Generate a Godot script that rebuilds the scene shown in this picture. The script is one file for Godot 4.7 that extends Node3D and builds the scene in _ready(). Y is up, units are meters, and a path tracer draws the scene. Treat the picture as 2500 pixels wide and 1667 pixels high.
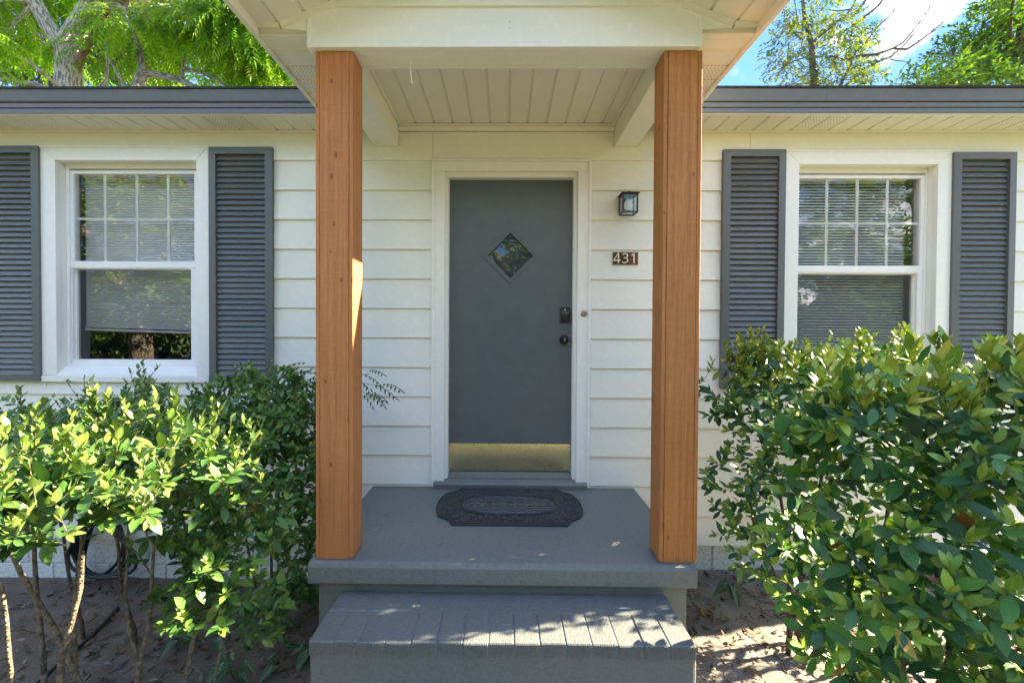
extends Node3D
# A cream lap-sided house with a small gabled porch, seen between two hedges.
# Ground is about y = 0, the wall's siding plane is z = 0, the yard lies towards +z.

const FOCAL := 1086.13            # pixels of the 2500 px wide photograph
const EYE := Vector3(0, 1.7302, 3.0841)
const SLAB := 0.645               # top of the porch slab
var M := {}                       # materials
var taken := {}                   # names in use
var rng := RandomNumberGenerator.new()
var uvo := Vector2.ZERO           # offset of the next box's texture
var cam: Camera3D

# ---------------------------------------------------------------- naming
func numbered(called: String) -> String:
	if not taken.has(called):
		taken[called] = 0
		return called
	taken[called] += 1
	return "%s_%03d" % [called, taken[called]]

func thing(called: String, label: String, category: String, at := Vector3.ZERO, group := "") -> Node3D:
	var o := Node3D.new()
	o.name = numbered(called)
	add_child(o)
	o.position = at
	tag(o, label, category, group)
	return o

func tag(o: Node, label: String, category: String, group := "", kind := "") -> void:
	o.set_meta("label", label)
	o.set_meta("category", category)
	if group != "": o.set_meta("group", group)
	if kind != "": o.set_meta("kind", kind)

func hold(called: String, parent: Node, at := Vector3.ZERO) -> Node3D:   # an empty part that holds sub-parts
	var o := Node3D.new()
	o.name = called
	parent.add_child(o, true)
	o.position = at
	return o

func put(called: String, mesh, mat: Material, parent: Node, xf := Transform3D.IDENTITY) -> MeshInstance3D:
	var o := MeshInstance3D.new()
	o.mesh = mesh.commit() if mesh is SurfaceTool else mesh
	o.material_override = mat
	if parent == self: called = numbered(called)
	o.name = called
	parent.add_child(o, true)
	o.transform = xf
	return o

# ---------------------------------------------------------------- shapes
func mb() -> SurfaceTool:
	var st := SurfaceTool.new()
	st.begin(Mesh.PRIMITIVE_TRIANGLES)
	return st

func poly(st: SurfaceTool, pts: Array, ref: Vector3) -> void:   # a flat convex polygon that faces away from ref
	var n: Vector3 = (pts[1] - pts[0]).cross(pts[2] - pts[0])
	if n.length() < 1e-12 and pts.size() > 3: n = (pts[2] - pts[0]).cross(pts[3] - pts[0])
	if n.length() < 1e-14: return
	n = n.normalized()
	var c := Vector3.ZERO
	for p in pts: c += p
	c /= pts.size()
	var q := pts.duplicate()
	if n.dot(c - ref) < 0: n = -n
	else: q.reverse()
	var a := n.abs()
	for k in range(1, q.size() - 1):
		for p in [q[0], q[k], q[k + 1]]:
			st.set_normal(n)
			if a.x > a.y and a.x > a.z: st.set_uv(Vector2(p.z, -p.y) + uvo)
			elif a.y > a.z: st.set_uv(Vector2(p.x, p.z) + uvo)
			else: st.set_uv(Vector2(p.x, -p.y) + uvo)
			st.add_vertex(p)

func box(st: SurfaceTool, a: Vector3, b: Vector3, bev := 0.0, xf := Transform3D.IDENTITY) -> void:
	var c := (a + b) * 0.5
	var h := ((b - a) * 0.5).abs()
	bev = minf(bev, 0.45 * minf(h.x, minf(h.y, h.z)))
	var ref := xf * c
	for i in 3:
		var u := (i + 1) % 3
		var v := (i + 2) % 3
		for s in [-1.0, 1.0]:
			var q := []
			for e in [[-1, -1], [1, -1], [1, 1], [-1, 1]]:
				var p := Vector3.ZERO
				p[i] = s * h[i]
				p[u] = e[0] * (h[u] - bev)
				p[v] = e[1] * (h[v] - bev)
				q.append(xf * (c + p))
			poly(st, q, ref)
		if bev > 0:
			for su in [-1.0, 1.0]:
				for sv in [-1.0, 1.0]:
					var q := []
					for e in [[-1, 0], [1, 0], [1, 1], [-1, 1]]:
						var p := Vector3.ZERO
						p[i] = e[0] * (h[i] - bev)
						p[u] = su * (h[u] - (bev if e[1] == 1 else 0.0))
						p[v] = sv * (h[v] - (bev if e[1] == 0 else 0.0))
						q.append(xf * (c + p))
					poly(st, q, ref)
	if bev > 0:
		for sx in [-1.0, 1.0]:
			for sy in [-1.0, 1.0]:
				for sz in [-1.0, 1.0]:
					var s := Vector3(sx, sy, sz)
					var k := h - Vector3.ONE * bev
					poly(st, [xf * (c + s * Vector3(h.x, k.y, k.z)), xf * (c + s * Vector3(k.x, h.y, k.z)), xf * (c + s * Vector3(k.x, k.y, h.z))], ref)

func bx(called: String, a: Vector3, b: Vector3, mat: Material, parent: Node, bev := 0.0) -> MeshInstance3D:
	var st := mb()
	box(st, a, b, bev)
	return put(called, st, mat, parent)

func prism(st: SurfaceTool, face: Array, ext: Vector3) -> void:   # a convex polygon swept along ext
	var c := Vector3.ZERO
	for p in face: c += p
	c = c / face.size() + ext * 0.5
	poly(st, face, c)
	var far := []
	for p in face: far.append(p + ext)
	poly(st, far, c)
	for k in face.size():
		var n := (k + 1) % face.size()
		poly(st, [face[k], face[n], far[n], far[k]], c)

func tube(st: SurfaceTool, pts: Array, radii: Array, sides := 6, caps := true) -> void:
	var n := pts.size()
	var t0: Vector3 = (pts[1] - pts[0]).normalized()
	var side := t0.cross(Vector3.UP if absf(t0.y) < 0.9 else Vector3.RIGHT).normalized()
	var rings := []
	var run := 0.0
	var runs := []
	for i in n:
		var t: Vector3 = (pts[mini(i + 1, n - 1)] - pts[maxi(i - 1, 0)]).normalized()
		side = (side - t * side.dot(t)).normalized()
		var up := t.cross(side)
		var ring := []
		for k in sides + 1:
			var an := TAU * k / sides
			ring.append(side * cos(an) + up * sin(an))
		rings.append(ring)
		if i > 0: run += (pts[i] - pts[i - 1]).length()
		runs.append(run)
	for i in n - 1:
		for k in sides:
			for e in [[0, 0], [1, 1], [0, 1], [0, 0], [1, 0], [1, 1]]:
				var j: int = i + e[0]
				var m: int = k + e[1]
				var d: Vector3 = rings[j][m]
				st.set_normal(d)
				st.set_uv(Vector2(TAU * radii[j] * m / sides, runs[j]))
				st.add_vertex(pts[j] + d * radii[j])
	if caps:
		for e in [[0, -1.0], [n - 1, 1.0]]:
			var j: int = e[0]
			var tt: Vector3 = (pts[mini(j + 1, n - 1)] - pts[maxi(j - 1, 0)]).normalized()
			var q := []
			for k in sides: q.append(pts[j] + rings[j][k] * radii[j])
			poly(st, q, pts[j] - tt * e[1])

func lathe(st: SurfaceTool, prof: Array, xf: Transform3D, sides := 20) -> void:   # prof: [radius, along]; axis is +z
	for i in prof.size() - 1:
		var r0: float = prof[i][0]
		var r1: float = prof[i + 1][0]
		var z0: float = prof[i][1]
		var z1: float = prof[i + 1][1]
		var nn := Vector2(z1 - z0, r0 - r1).normalized()
		for k in sides:
			for e in [[0, 0], [1, 1], [0, 1], [0, 0], [1, 0], [1, 1]]:
				var an: float = TAU * (k + e[1]) / sides
				var r := r1 if e[0] else r0
				var z := z1 if e[0] else z0
				st.set_normal(xf.basis * Vector3(cos(an) * nn.x, sin(an) * nn.x, nn.y))
				st.set_uv(Vector2(an * r, z))
				st.add_vertex(xf * Vector3(cos(an) * r, sin(an) * r, z))

# ---------------------------------------------------------------- textures and materials
func noise(sd: int, freq: float, oct := 4, kind := FastNoiseLite.TYPE_SIMPLEX_SMOOTH) -> FastNoiseLite:
	var n := FastNoiseLite.new()
	n.seed = sd
	n.frequency = freq
	n.noise_type = kind
	n.fractal_octaves = oct
	return n

func grain(sd: int, size: int, freq: float, oct: int, ramp: Array) -> ImageTexture:   # seamless noise through a colour ramp
	var im := noise(sd, freq, oct).get_seamless_image(size, size)
	im.convert(Image.FORMAT_RGB8)
	var g := Gradient.new()
	g.offsets = PackedFloat32Array()
	g.colors = PackedColorArray()
	var off := PackedFloat32Array()
	var col := PackedColorArray()
	for r in ramp:
		off.append(r[0])
		col.append(r[1])
	g.offsets = off
	g.colors = col
	for y in size:
		for x in size:
			im.set_pixel(x, y, g.sample(im.get_pixel(x, y).r))
	im.generate_mipmaps()
	return ImageTexture.create_from_image(im)

func relief(sd: int, size: int, freq: float, oct: int, strength: float) -> ImageTexture:
	var im := noise(sd, freq, oct).get_seamless_image(size, size)
	im.convert(Image.FORMAT_RGB8)
	im.bump_map_to_normal_map(strength)
	im.generate_mipmaps()
	return ImageTexture.create_from_image(im)

func lin(r: float, g: float, b: float) -> Color:
	return Color(r, g, b).linear_to_srgb()

func mat(c: Color, rough := 0.6, metal := 0.0) -> StandardMaterial3D:
	var m := StandardMaterial3D.new()
	m.albedo_color = c
	m.roughness = rough
	m.metallic = metal
	return m

func grey(v: float) -> Color: return Color(v, v, v)

func tri(m: StandardMaterial3D, scale: float, world := true) -> void:
	m.uv1_triplanar = true
	m.uv1_world_triplanar = world
	m.uv1_scale = Vector3.ONE * scale

func painted(c: Color, rough: float, bump: float, sd: int, scale := 3.0, lo := 0.95) -> StandardMaterial3D:
	var m := mat(c, rough)
	m.albedo_texture = grain(sd, 256, 0.02, 5, [[0.0, grey(lo)], [0.5, grey(0.97)], [1.0, grey(1.0)]])
	m.normal_enabled = true
	m.normal_texture = relief(sd + 1, 256, 0.05, 4, 4.0)
	m.normal_scale = bump
	tri(m, scale)
	return m

func cedar(sd: int, c0: Color, c1: Color, c2: Color) -> StandardMaterial3D:   # 0.5 m x 2.5 m of rough sawn cedar with knots
	var w := 320
	var h := 1600
	var im := Image.create(w, h, false, Image.FORMAT_RGB8)
	var bm := Image.create(w, h, false, Image.FORMAT_RGB8)
	var fine := noise(sd, 1.0, 3)
	var wide := noise(sd + 1, 1.0, 3)
	var saw := noise(sd + 2, 1.0, 2)
	var r := RandomNumberGenerator.new()
	r.seed = sd
	var knots := []
	for k in 20: knots.append([r.randf() * 0.5, (k + r.randf()) * 2.5 / 20.0, r.randf_range(0.0025, 0.0065)])
	for y in h:
		var py := y * 2.5 / h
		var near := []
		for k in knots:
			if absf(k[1] - py) < 0.12: near.append(k)
		for x in w:
			var px := x * 0.5 / w
			var bend := 0.0
			var dark := 0.0
			var hole := 0.0
			for k in near:
				var d := Vector2(px - k[0], (py - k[1]) * 0.55)
				var l := d.length()
				bend += signf(d.x) * k[2] * 1.6 * exp(-l * l / (k[2] * k[2] * 9.0))
				if l < k[2]: hole = maxf(hole, 1.0 - l / k[2])
				dark = maxf(dark, 0.42 * exp(-pow((l - k[2]) / (k[2] * 0.45), 2.0)))
			var gx := px - bend
			var f := fine.get_noise_2d(gx * 420.0, py * 9.0) * 0.5 + fine.get_noise_2d(gx * 1100.0, py * 22.0 + 60.0) * 0.4
			var g := wide.get_noise_2d(gx * 42.0, py * 1.1)
			var ring := 0.5 + 0.5 * sin((gx + 0.02 * wide.get_noise_2d(gx * 9.0, py * 1.5 + 40.0)) * 520.0)
			var s := saw.get_noise_2d(px * 6.0, py * 260.0) * 0.35
			var t := clampf(0.48 + 0.22 * g + 0.36 * f + 0.05 * (ring - 0.5) + 0.28 * s, 0.0, 1.0)
			var c := c0.lerp(c1, minf(t * 2.0, 1.0)).lerp(c2, maxf(t * 2.0 - 1.0, 0.0))
			c = c.lerp(Color(0.16, 0.085, 0.045), clampf(dark + hole * 0.3, 0.0, 0.7))
			im.set_pixel(x, y, c)
			bm.set_pixel(x, y, grey(clampf(0.5 + 0.32 * f + 0.25 * s + 0.1 * (ring - 0.5) - 0.25 * dark, 0.0, 1.0)))
	bm.bump_map_to_normal_map(3.0)
	im.generate_mipmaps()
	bm.generate_mipmaps()
	var m := mat(Color.WHITE, 0.72)
	m.albedo_texture = ImageTexture.create_from_image(im)
	m.normal_enabled = true
	m.normal_texture = ImageTexture.create_from_image(bm)
	m.normal_scale = 0.8
	m.uv1_scale = Vector3(2.0, 0.4, 1.0)
	return m

func make_materials() -> void:
	M.siding = painted(lin(0.80, 0.80, 0.70), 0.5, 0.03, 11, 3.0, 0.98)
	M.siding_b = M.siding.duplicate()
	M.siding_b.albedo_color = lin(0.785, 0.785, 0.69)
	M.siding_c = M.siding.duplicate()
	M.siding_c.albedo_color = lin(0.815, 0.81, 0.705)
	M.trim = painted(lin(0.83, 0.825, 0.755), 0.45, 0.03, 13, 3.0, 0.98)
	M.vinyl = painted(lin(0.86, 0.86, 0.83), 0.35, 0.02, 15, 3.0, 0.985)
	M.soffit = painted(lin(0.77, 0.75, 0.65), 0.45, 0.03, 17, 3.0, 0.98)
	M.charcoal = painted(lin(0.115, 0.124, 0.118), 0.42, 0.04, 19)
	M.fascia = painted(lin(0.125, 0.13, 0.125), 0.45, 0.06, 21)
	M.door = painted(lin(0.098, 0.116, 0.124), 0.38, 0.06, 23, 1.2, 0.93)
	M.slab = painted(lin(0.158, 0.174, 0.162), 0.5, 0.6, 25, 5.0, 0.90)
	M.brick = painted(lin(0.145, 0.16, 0.152), 0.5, 0.8, 27, 7.0, 0.88)
	M.block = painted(lin(0.76, 0.76, 0.70), 0.8, 0.9, 29, 7.0, 0.78)
	M.mortar = painted(lin(0.62, 0.62, 0.57), 0.9, 0.9, 30, 7.0, 0.7)
	M.shingle = painted(lin(0.035, 0.035, 0.037), 0.95, 1.0, 31, 5.0, 0.5)
	M.dark = mat(lin(0.02, 0.02, 0.02), 0.9)
	M.lumber = painted(lin(0.36, 0.27, 0.18), 0.9, 0.3, 43, 3.0, 0.8)
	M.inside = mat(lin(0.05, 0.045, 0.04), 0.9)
	M.cedar = cedar(41, Color(0.54, 0.32, 0.17), Color(0.70, 0.45, 0.25), Color(0.78, 0.55, 0.345))
	M.cedar_rough = cedar(57, Color(0.49, 0.295, 0.14), Color(0.68, 0.44, 0.22), Color(0.79, 0.58, 0.385))
	M.black = mat(lin(0.012, 0.013, 0.015), 0.35)
	M.bronze = mat(lin(0.03, 0.028, 0.028), 0.28, 0.7)
	M.nickel = mat(lin(0.35, 0.34, 0.32), 0.35, 0.9)
	M.steel = mat(lin(0.5, 0.5, 0.5), 0.3, 1.0)
	var b := mat(lin(0.70, 0.62, 0.36), 0.3, 0.8)
	b.roughness_texture = grain(61, 256, 0.03, 5, [[0.0, grey(0.75)], [1.0, grey(1.0)]])
	b.albedo_texture = grain(62, 256, 0.05, 5, [[0.0, Color(0.8, 0.78, 0.72)], [0.35, Color(0.95, 0.93, 0.9)], [1.0, Color.WHITE]])
	b.roughness = 0.19
	tri(b, 3.0)
	M.brass = b
	var g := mat(Color(0.75, 0.82, 0.80, 0.06), 0.0)
	g.transparency = BaseMaterial3D.TRANSPARENCY_ALPHA
	g.metallic_specular = 1.0
	M.glass = g
	var tint := mat(Color(0.05, 0.07, 0.06, 0.10), 0.0)
	tint.transparency = BaseMaterial3D.TRANSPARENCY_ALPHA
	tint.metallic_specular = 1.0
	M.window_glass = tint
	var screen := mat(Color(0.05, 0.06, 0.055, 0.24), 0.0)
	screen.transparency = BaseMaterial3D.TRANSPARENCY_ALPHA
	screen.metallic_specular = 0.9
	M.screened_glass = screen
	M.blind = mat(lin(0.82, 0.83, 0.80), 0.5)
	var rb := painted(lin(0.030, 0.032, 0.034), 0.5, 0.6, 33, 14.0, 0.7)
	M.rubber = rb
	M.rubber_dusty = painted(lin(0.115, 0.125, 0.128), 0.7, 0.4, 37, 14.0, 0.75)
	M.rubber_worn = painted(lin(0.075, 0.084, 0.090), 0.6, 0.5, 34, 14.0, 0.7)
	M.hose = mat(lin(0.012, 0.013, 0.014), 0.38)
	M.frost = mat(lin(0.8, 0.8, 0.8), 0.4)
	M.tile_brown = painted(lin(0.05, 0.022, 0.020), 0.25, 0.05, 35, 20.0, 0.6)
	M.tile_wine = painted(lin(0.14, 0.052, 0.052), 0.25, 0.05, 36, 20.0, 0.6)
	M.cream = mat(lin(0.78, 0.70, 0.45), 0.4)
	M.tan = mat(lin(0.45, 0.32, 0.08), 0.4)
	var v: StandardMaterial3D = M.soffit.duplicate()
	var im := Image.create(64, 64, false, Image.FORMAT_RGBA8)
	im.fill(Color(1, 1, 1, 1))
	for p in [[16, 16], [48, 48]]:
		for y in range(-14, 15):
			for x in range(-5, 6):
				if absf(y) < 13 - absf(x): im.set_pixel(p[0] + x, p[1] + y, Color(1, 1, 1, 0))
	v.albedo_texture = ImageTexture.create_from_image(im)
	v.normal_enabled = false
	v.transparency = BaseMaterial3D.TRANSPARENCY_ALPHA_SCISSOR
	v.alpha_scissor_threshold = 0.5
	v.uv1_triplanar = false
	v.uv1_world_triplanar = false
	v.uv1_scale = Vector3(52, 38, 1)
	M.vented = v

# ---------------------------------------------------------------- the setting: camera, sky, sun
func toward(px: float, py: float) -> Vector3:   # direction of a pixel of the photograph
	var u := (px - 1220.86) / FOCAL
	var v := -(py - 823.26) / FOCAL
	return cam.global_transform.basis * Vector3(u, v, -1.0)

func at(px: float, py: float, depth: float) -> Vector3:
	return EYE + toward(px, py) * depth

func make_sky() -> Sky:
	var w := 1024
	var h := 512
	var im := Image.create(w, h, false, Image.FORMAT_RGBF)
	var n1 := noise(5, 1.0, 6)
	var n2 := noise(6, 1.0, 3)
	var big := noise(8, 1.0, 3)
	var lump := []   # [direction, spread, amount] of the clouds over the right eave and of others round the sky
	for e in [[Vector3(0.88, 0.735, -1.0), 0.10, 1.15], [Vector3(0.80, 0.64, -1.0), 0.035, 0.6], [Vector3(0.70, 0.735, -1.0), 0.035, 0.6], [Vector3(1.02, 0.73, -1.0), 0.05, 0.8]]:
		lump.append([e[0].normalized(), e[1], e[2]])
	for y in h:
		var th := PI * (y + 0.5) / h
		for x in w:
			var ph := TAU * ((x + 0.5) / w - 0.5)
			var d := Vector3(sin(th) * sin(ph), cos(th), -sin(th) * cos(ph))
			var c: Color
			if d.y > 0:
				var k := pow(1.0 - d.y, 2.2)
				c = Color(0.038, 0.108, 0.30).lerp(Color(0.13, 0.225, 0.38), k)
				var dens := -0.06 + 0.62 * big.get_noise_3d(d.x * 2.1, d.y * 3.4, d.z * 2.1)
				var seen := exp(-pow(d.angle_to(Vector3(0.72, 0.62, -1.0).normalized()) / 0.30, 2.0))
				dens = lerpf(dens, -0.42, seen)   # the clouds over the right eave stand where the photograph shows them
				for l in lump:
					var q: float = d.angle_to(l[0])
					dens += l[2] * exp(-pow(q / l[1], 2.0))
				dens += 0.40 * n1.get_noise_3d(d.x * 6.0, d.y * 9.0, d.z * 6.0) + 0.16 * n2.get_noise_3d(d.x * 30.0, d.y * 34.0, d.z * 30.0)
				c = c.lerp(Color(1.36, 1.29, 1.19), smoothstep(0.0, 0.42, dens))
			else:
				c = Color(0.22, 0.22, 0.16)
			im.set_pixel(x, y, c)
	var p := PanoramaSkyMaterial.new()
	p.panorama = ImageTexture.create_from_image(im)
	p.filter = true
	var s := Sky.new()
	s.sky_material = p
	return s

func make_view() -> void:
	cam = Camera3D.new()
	cam.name = "camera"
	add_child(cam)
	cam.position = EYE
	cam.rotation = Vector3(-0.0142, 0.0119, 0.0053)
	cam.set_frustum(0.05 * 1667.0 / FOCAL, Vector2(29.137, -10.236) / FOCAL * 0.05, 0.05, 400.0)
	cam.current = true
	var e := Environment.new()
	e.background_mode = Environment.BG_SKY
	e.sky = make_sky()
	e.background_energy_multiplier = 0.46
	e.tonemap_mode = Environment.TONE_MAPPER_LINEAR
	e.tonemap_exposure = 13.8
	e.sdfgi_enabled = true
	e.ssao_enabled = true
	e.ssil_enabled = true
	var we := WorldEnvironment.new()
	we.name = "world_environment"
	we.environment = e
	add_child(we)
	var sun := DirectionalLight3D.new()
	sun.name = "sun"
	add_child(sun)
	sun.look_at_from_position(Vector3(1.83, 1.0, -0.44) * 10.0, Vector3.ZERO)
	sun.light_energy = 1.08
	sun.light_color = Color(1.0, 0.92, 0.79)
	sun.light_angular_distance = 0.55
	sun.shadow_enabled = true

# ---------------------------------------------------------------- the house
const X0 := -9.5        # ends of the house
const X1 := 3.85
const COURSE := 0.2032
const FRIEZE := 2.8976  # bottom of the frieze board
const EAVE := 3.095     # height of the soffits

# openings of the front wall: outer edges of the casing and of the hole
var WL := {"o": [-3.231, -2.05, 1.36, 2.985], "i": [-3.118, -2.135, 1.405, 2.893]}
var WR := {"o": [1.892, 3.012, 1.345, 2.963], "i": [1.985, 2.915, 1.392, 2.870]}
const DL := -0.508
const DR := 0.581

func plank(parent: Node, x0: float, x1: float, y0: float, y1: float) -> void:   # one lap board: thicker at its foot
	if x1 - x0 < 0.01: return
	var st := mb()
	uvo = Vector2(rng.randf() * 3.0, rng.randf() * 3.0)
	var f := 0.024 + rng.randf_range(-0.0008, 0.0008)
	var q := [Vector3(x0, y0 + 0.002, f - 0.014), Vector3(x0, y0, f - 0.003), Vector3(x0, y0 + 0.0025, f), Vector3(x0, y1 + 0.012, 0.009), Vector3(x0, y1 + 0.012, 0.002)]
	prism(st, q, Vector3(x1 - x0, 0, 0))
	put("siding_board", st, [M.siding, M.siding, M.siding_b, M.siding_c][rng.randi() % 4], parent)

func run_of_planks(parent: Node, x0: float, x1: float, y0: float, y1: float) -> void:   # boards of about 3.6 m butted end to end
	var x := x0
	while x < x1 - 0.01:
		var e := x + (rng.randf_range(1.2, 3.66) if x == x0 else 3.66)
		if x1 - e < 0.5: e = x1
		plank(parent, x, e - (0.0015 if e < x1 else 0.0), y0, y1)
		x = e

func build_house() -> Node3D:
	var house := thing("house", "cream lap-sided single-storey house with charcoal shutters and a gabled porch", "house")
	# the wall behind the boards, with holes for the windows and the door
	var st := mb()
	var zf := 0.0
	var zb := -0.15
	var g := 0.007
	for r in [[X0, WL.i[0] - g, 0.26, 3.3], [WL.i[0] - g, WL.i[1] + g, 0.26, WL.i[2] - g], [WL.i[0] - g, WL.i[1] + g, WL.i[3] + g, 3.3], [WL.i[1] + g, DL + 0.07, 0.26, 3.3], [DL + 0.07, DR - 0.07, 2.833, 3.3], [DL + 0.07, DR - 0.07, 0.26, SLAB - 0.03],
			[DR - 0.07, WR.i[0] - g, 0.26, 3.3], [WR.i[0] - g, WR.i[1] + g, 0.26, WR.i[2] - g], [WR.i[0] - g, WR.i[1] + g, WR.i[3] + g, 3.3], [WR.i[1] + g, X1, 0.26, 3.3]]:
		box(st, Vector3(r[0], r[2], zb), Vector3(r[1], r[3], zf))
	put("wall_sheathing", st, M.trim, house)
	st = mb()   # other walls, floor and ceiling of the rooms
	box(st, Vector3(X0, 0.0, -7.5), Vector3(X0 + 0.15, 3.3, -0.15))
	box(st, Vector3(X1 - 0.15, 0.0, -7.5), Vector3(X1, 3.3, -0.15))
	box(st, Vector3(X0, 0.0, -7.65), Vector3(X1, 3.3, -7.5))
	put("outer_wall", st, M.siding, house)
	st = mb()
	box(st, Vector3(X0 + 0.15, 0.45, -7.5), Vector3(X1 - 0.15, 0.6, -0.15))
	box(st, Vector3(X0 + 0.15, 3.14, -7.5), Vector3(X1 - 0.15, 3.2, -0.15))
	for x in [-4.4, -0.9, 1.1]: box(st, Vector3(x, 0.6, -7.5), Vector3(x + 0.1, 3.14, -0.16))
	box(st, Vector3(X0 + 0.15, 0.6, -4.1), Vector3(X1 - 0.15, 3.14, -4.0))
	put("interior", st, M.inside, house)
	# lap boards, course by course
	for k in range(-3, 10):
		var y0 := 0.8656 + COURSE * k
		var y1 := y0 + COURSE
		var x := X0
		for hole in [[WL.o[0] + 0.02, WL.o[1] - 0.02, WL.o[2] + 0.02], [DL + 0.015, DR - 0.015, SLAB], [WR.o[0] + 0.02, WR.o[1] - 0.02, WR.o[2] + 0.02]]:
			if y1 <= hole[2]: continue
			run_of_planks(house, x, hole[0], y0, y1)
			if y0 < hole[2] - 0.02: plank(house, hole[0] + 0.001, hole[1] - 0.001, y0, hole[2] - 0.012)
			x = hole[1]
		run_of_planks(house, x, X1, y0, y1)
	for r in [[X0, -4.2], [-4.198, -0.506], [-0.504, 1.66], [1.662, X1]]:
		var s2 := mb()
		prism(s2, [Vector3(r[0], FRIEZE, 0.002), Vector3(r[0], FRIEZE, 0.022), Vector3(r[0], FRIEZE + 0.003, 0.025), Vector3(r[0], EAVE - 0.002, 0.02), Vector3(r[0], EAVE - 0.002, 0.002)], Vector3(r[1] - r[0], 0, 0))
		put("frieze_board", s2, M.siding, house)
	foundation(house)
	main_roof(house)
	window(house, WL, -0.06, [-3.071, -2.207, 2.211, 2.829], [-2.86, -2.631, -2.405], 2.514, [-3.083, -2.242, 1.512, 2.155])
	window(house, WR, -0.06, [2.040, 2.879, 2.198, 2.803], [2.243, 2.454, 2.662], 2.494, [2.045, 2.862, 1.498, 2.142])
	for s in [[-3.66, -3.22, 1.366, 2.984], [-2.037, -1.602, 1.369, 2.977], [1.468, 1.886, 1.345, 2.963], [3.006, 3.42, 1.335, 2.945]]: shutter(house, s)
	door(house)
	porch(house)
	return house

func foundation(house: Node) -> void:
	var f := hold("foundation", house)
	bx("mortar", Vector3(X0, -0.6, -0.2), Vector3(X1, 0.258, -0.016), M.mortar, f)
	var holes := [-2.655, -2.30]
	for row in 2:
		var y1 := 0.252 - row * 0.188
		var x := -5.0 + (0.2 if row else 0.02)
		while x < X1 - 0.1:
			var e := minf(x + 0.394, X1)
			if not (x > -0.85 and e < 0.8) or row == 0:
				uvo = Vector2(rng.randf(), rng.randf())
				var st := mb()
				if row == 0 and absf(x + 0.197 - (-2.48)) < 0.2:   # a vented block with two recesses
					for r in [[x, x + 0.045, 0.0, 0.18], [x + 0.175, x + 0.215, 0.0, 0.18], [x + 0.345, e, 0.0, 0.18], [x + 0.045, x + 0.175, 0.0, 0.04], [x + 0.215, x + 0.345, 0.0, 0.04], [x + 0.045, x + 0.175, 0.145, 0.18], [x + 0.215, x + 0.345, 0.145, 0.18]]:
						box(st, Vector3(r[0], y1 - 0.18 + r[2], -0.05), Vector3(r[1], y1 - 0.18 + r[3], -0.006))
				else:
					box(st, Vector3(x, y1 - 0.18, -0.05), Vector3(e, y1, -0.006 + rng.randf_range(-0.0015, 0.0015)), 0.004)
				put("block", st, M.block, f)
			x += 0.402

func main_roof(house: Node) -> void:
	var roof := hold("main_roof", house)
	var st := mb()
	var p := 0.33
	for s in [[0.30, -3.75], [-7.95, -3.75]]:   # two slopes with some thickness
		var y0 := 3.240
		var y1 := y0 + p * 4.05
		prism(st, [Vector3(X0 - 0.4, y0, s[0]), Vector3(X0 - 0.4, y1, s[1]), Vector3(X0 - 0.4, y1 + 0.02, s[1]), Vector3(X0 - 0.4, y0 + 0.012, s[0])], Vector3(X1 - X0 + 0.8, 0, 0))
	for x in [X0 + 0.02, X1 - 0.12]: prism(st, [Vector3(x, 3.2, 0.0), Vector3(x, 3.2, -7.6), Vector3(x, 4.5, -3.75)], Vector3(0.1, 0, 0))
	put("roof_deck", st, M.shingle, roof)
	for side in [[X0 - 0.4, -1.182], [1.172, X1 + 0.4]]:   # shingle edges that stand a little unevenly over the fascia
		var x: float = side[0]
		while x < side[1]:
			var e: float = minf(x + rng.randf_range(0.2, 0.33), side[1])
			bx("shingle", Vector3(x, 3.236 + rng.randf_range(0, 0.002), 0.1), Vector3(e - 0.002, 3.243 + rng.randf_range(0, 0.004), 0.305 + rng.randf_range(-0.004, 0.006)), M.shingle, roof)
			x = e
		var cuts := [side[0], -4.1 if side[0] < 0 else 1.98, side[1]]
		for k in 2:
			var a: float = cuts[k]
			var b: float = cuts[k + 1] - 0.0015
			var s2 := mb()   # the wide upper board leans outward
			prism(s2, [Vector3(a, 3.164, 0.283), Vector3(a, 3.168, 0.288), Vector3(a, 3.235, 0.298), Vector3(a, 3.235, 0.27), Vector3(a, 3.164, 0.27)], Vector3(b - a, 0, 0))
			put("fascia_board", s2, M.fascia, roof)
		bx("fascia_board", Vector3(side[0], 3.130, 0.25), Vector3(side[1], 3.160, 0.281), M.fascia, roof, 0.003)
		bx("fascia_board", Vector3(side[0], 3.094, 0.25), Vector3(side[1], 3.1285, 0.275), M.fascia, roof, 0.003)
		bx("soffit_trim", Vector3(side[0], EAVE - 0.004, 0.243), Vector3(side[1], EAVE + 0.002, 0.271), M.soffit, roof, 0.002)
		bx("soffit_trim", Vector3(side[0], EAVE - 0.012, 0.0255), Vector3(side[1], EAVE + 0.002, 0.036), M.soffit, roof, 0.002)
	# soffit panels, 127 mm each, a vented pair in every ten
	for e in [[-1.688 - 0.127 * 10 - 0.254, -30, 18], [1.929, -6, 26]]:
		for k in range(e[1], e[2]):
			var x: float = e[0] + 0.127 * k
			if x < -4.6 or x > X1 + 0.3 or (x > -1.3 and x < 1.12): continue
			soffit_panel(roof, Vector3(x, EAVE, 0.03), Vector3(0.127, 0, 0), Vector3(0, 0, 0.225), posmod(k, 10) < 2)
	bx("soffit_backing", Vector3(X0, EAVE + 0.03, 0.0), Vector3(-1.15, EAVE + 0.04, 0.27), M.lumber, roof)
	bx("soffit_backing", Vector3(1.15, EAVE + 0.03, 0.0), Vector3(X1 + 0.4, EAVE + 0.04, 0.27), M.lumber, roof)

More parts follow.
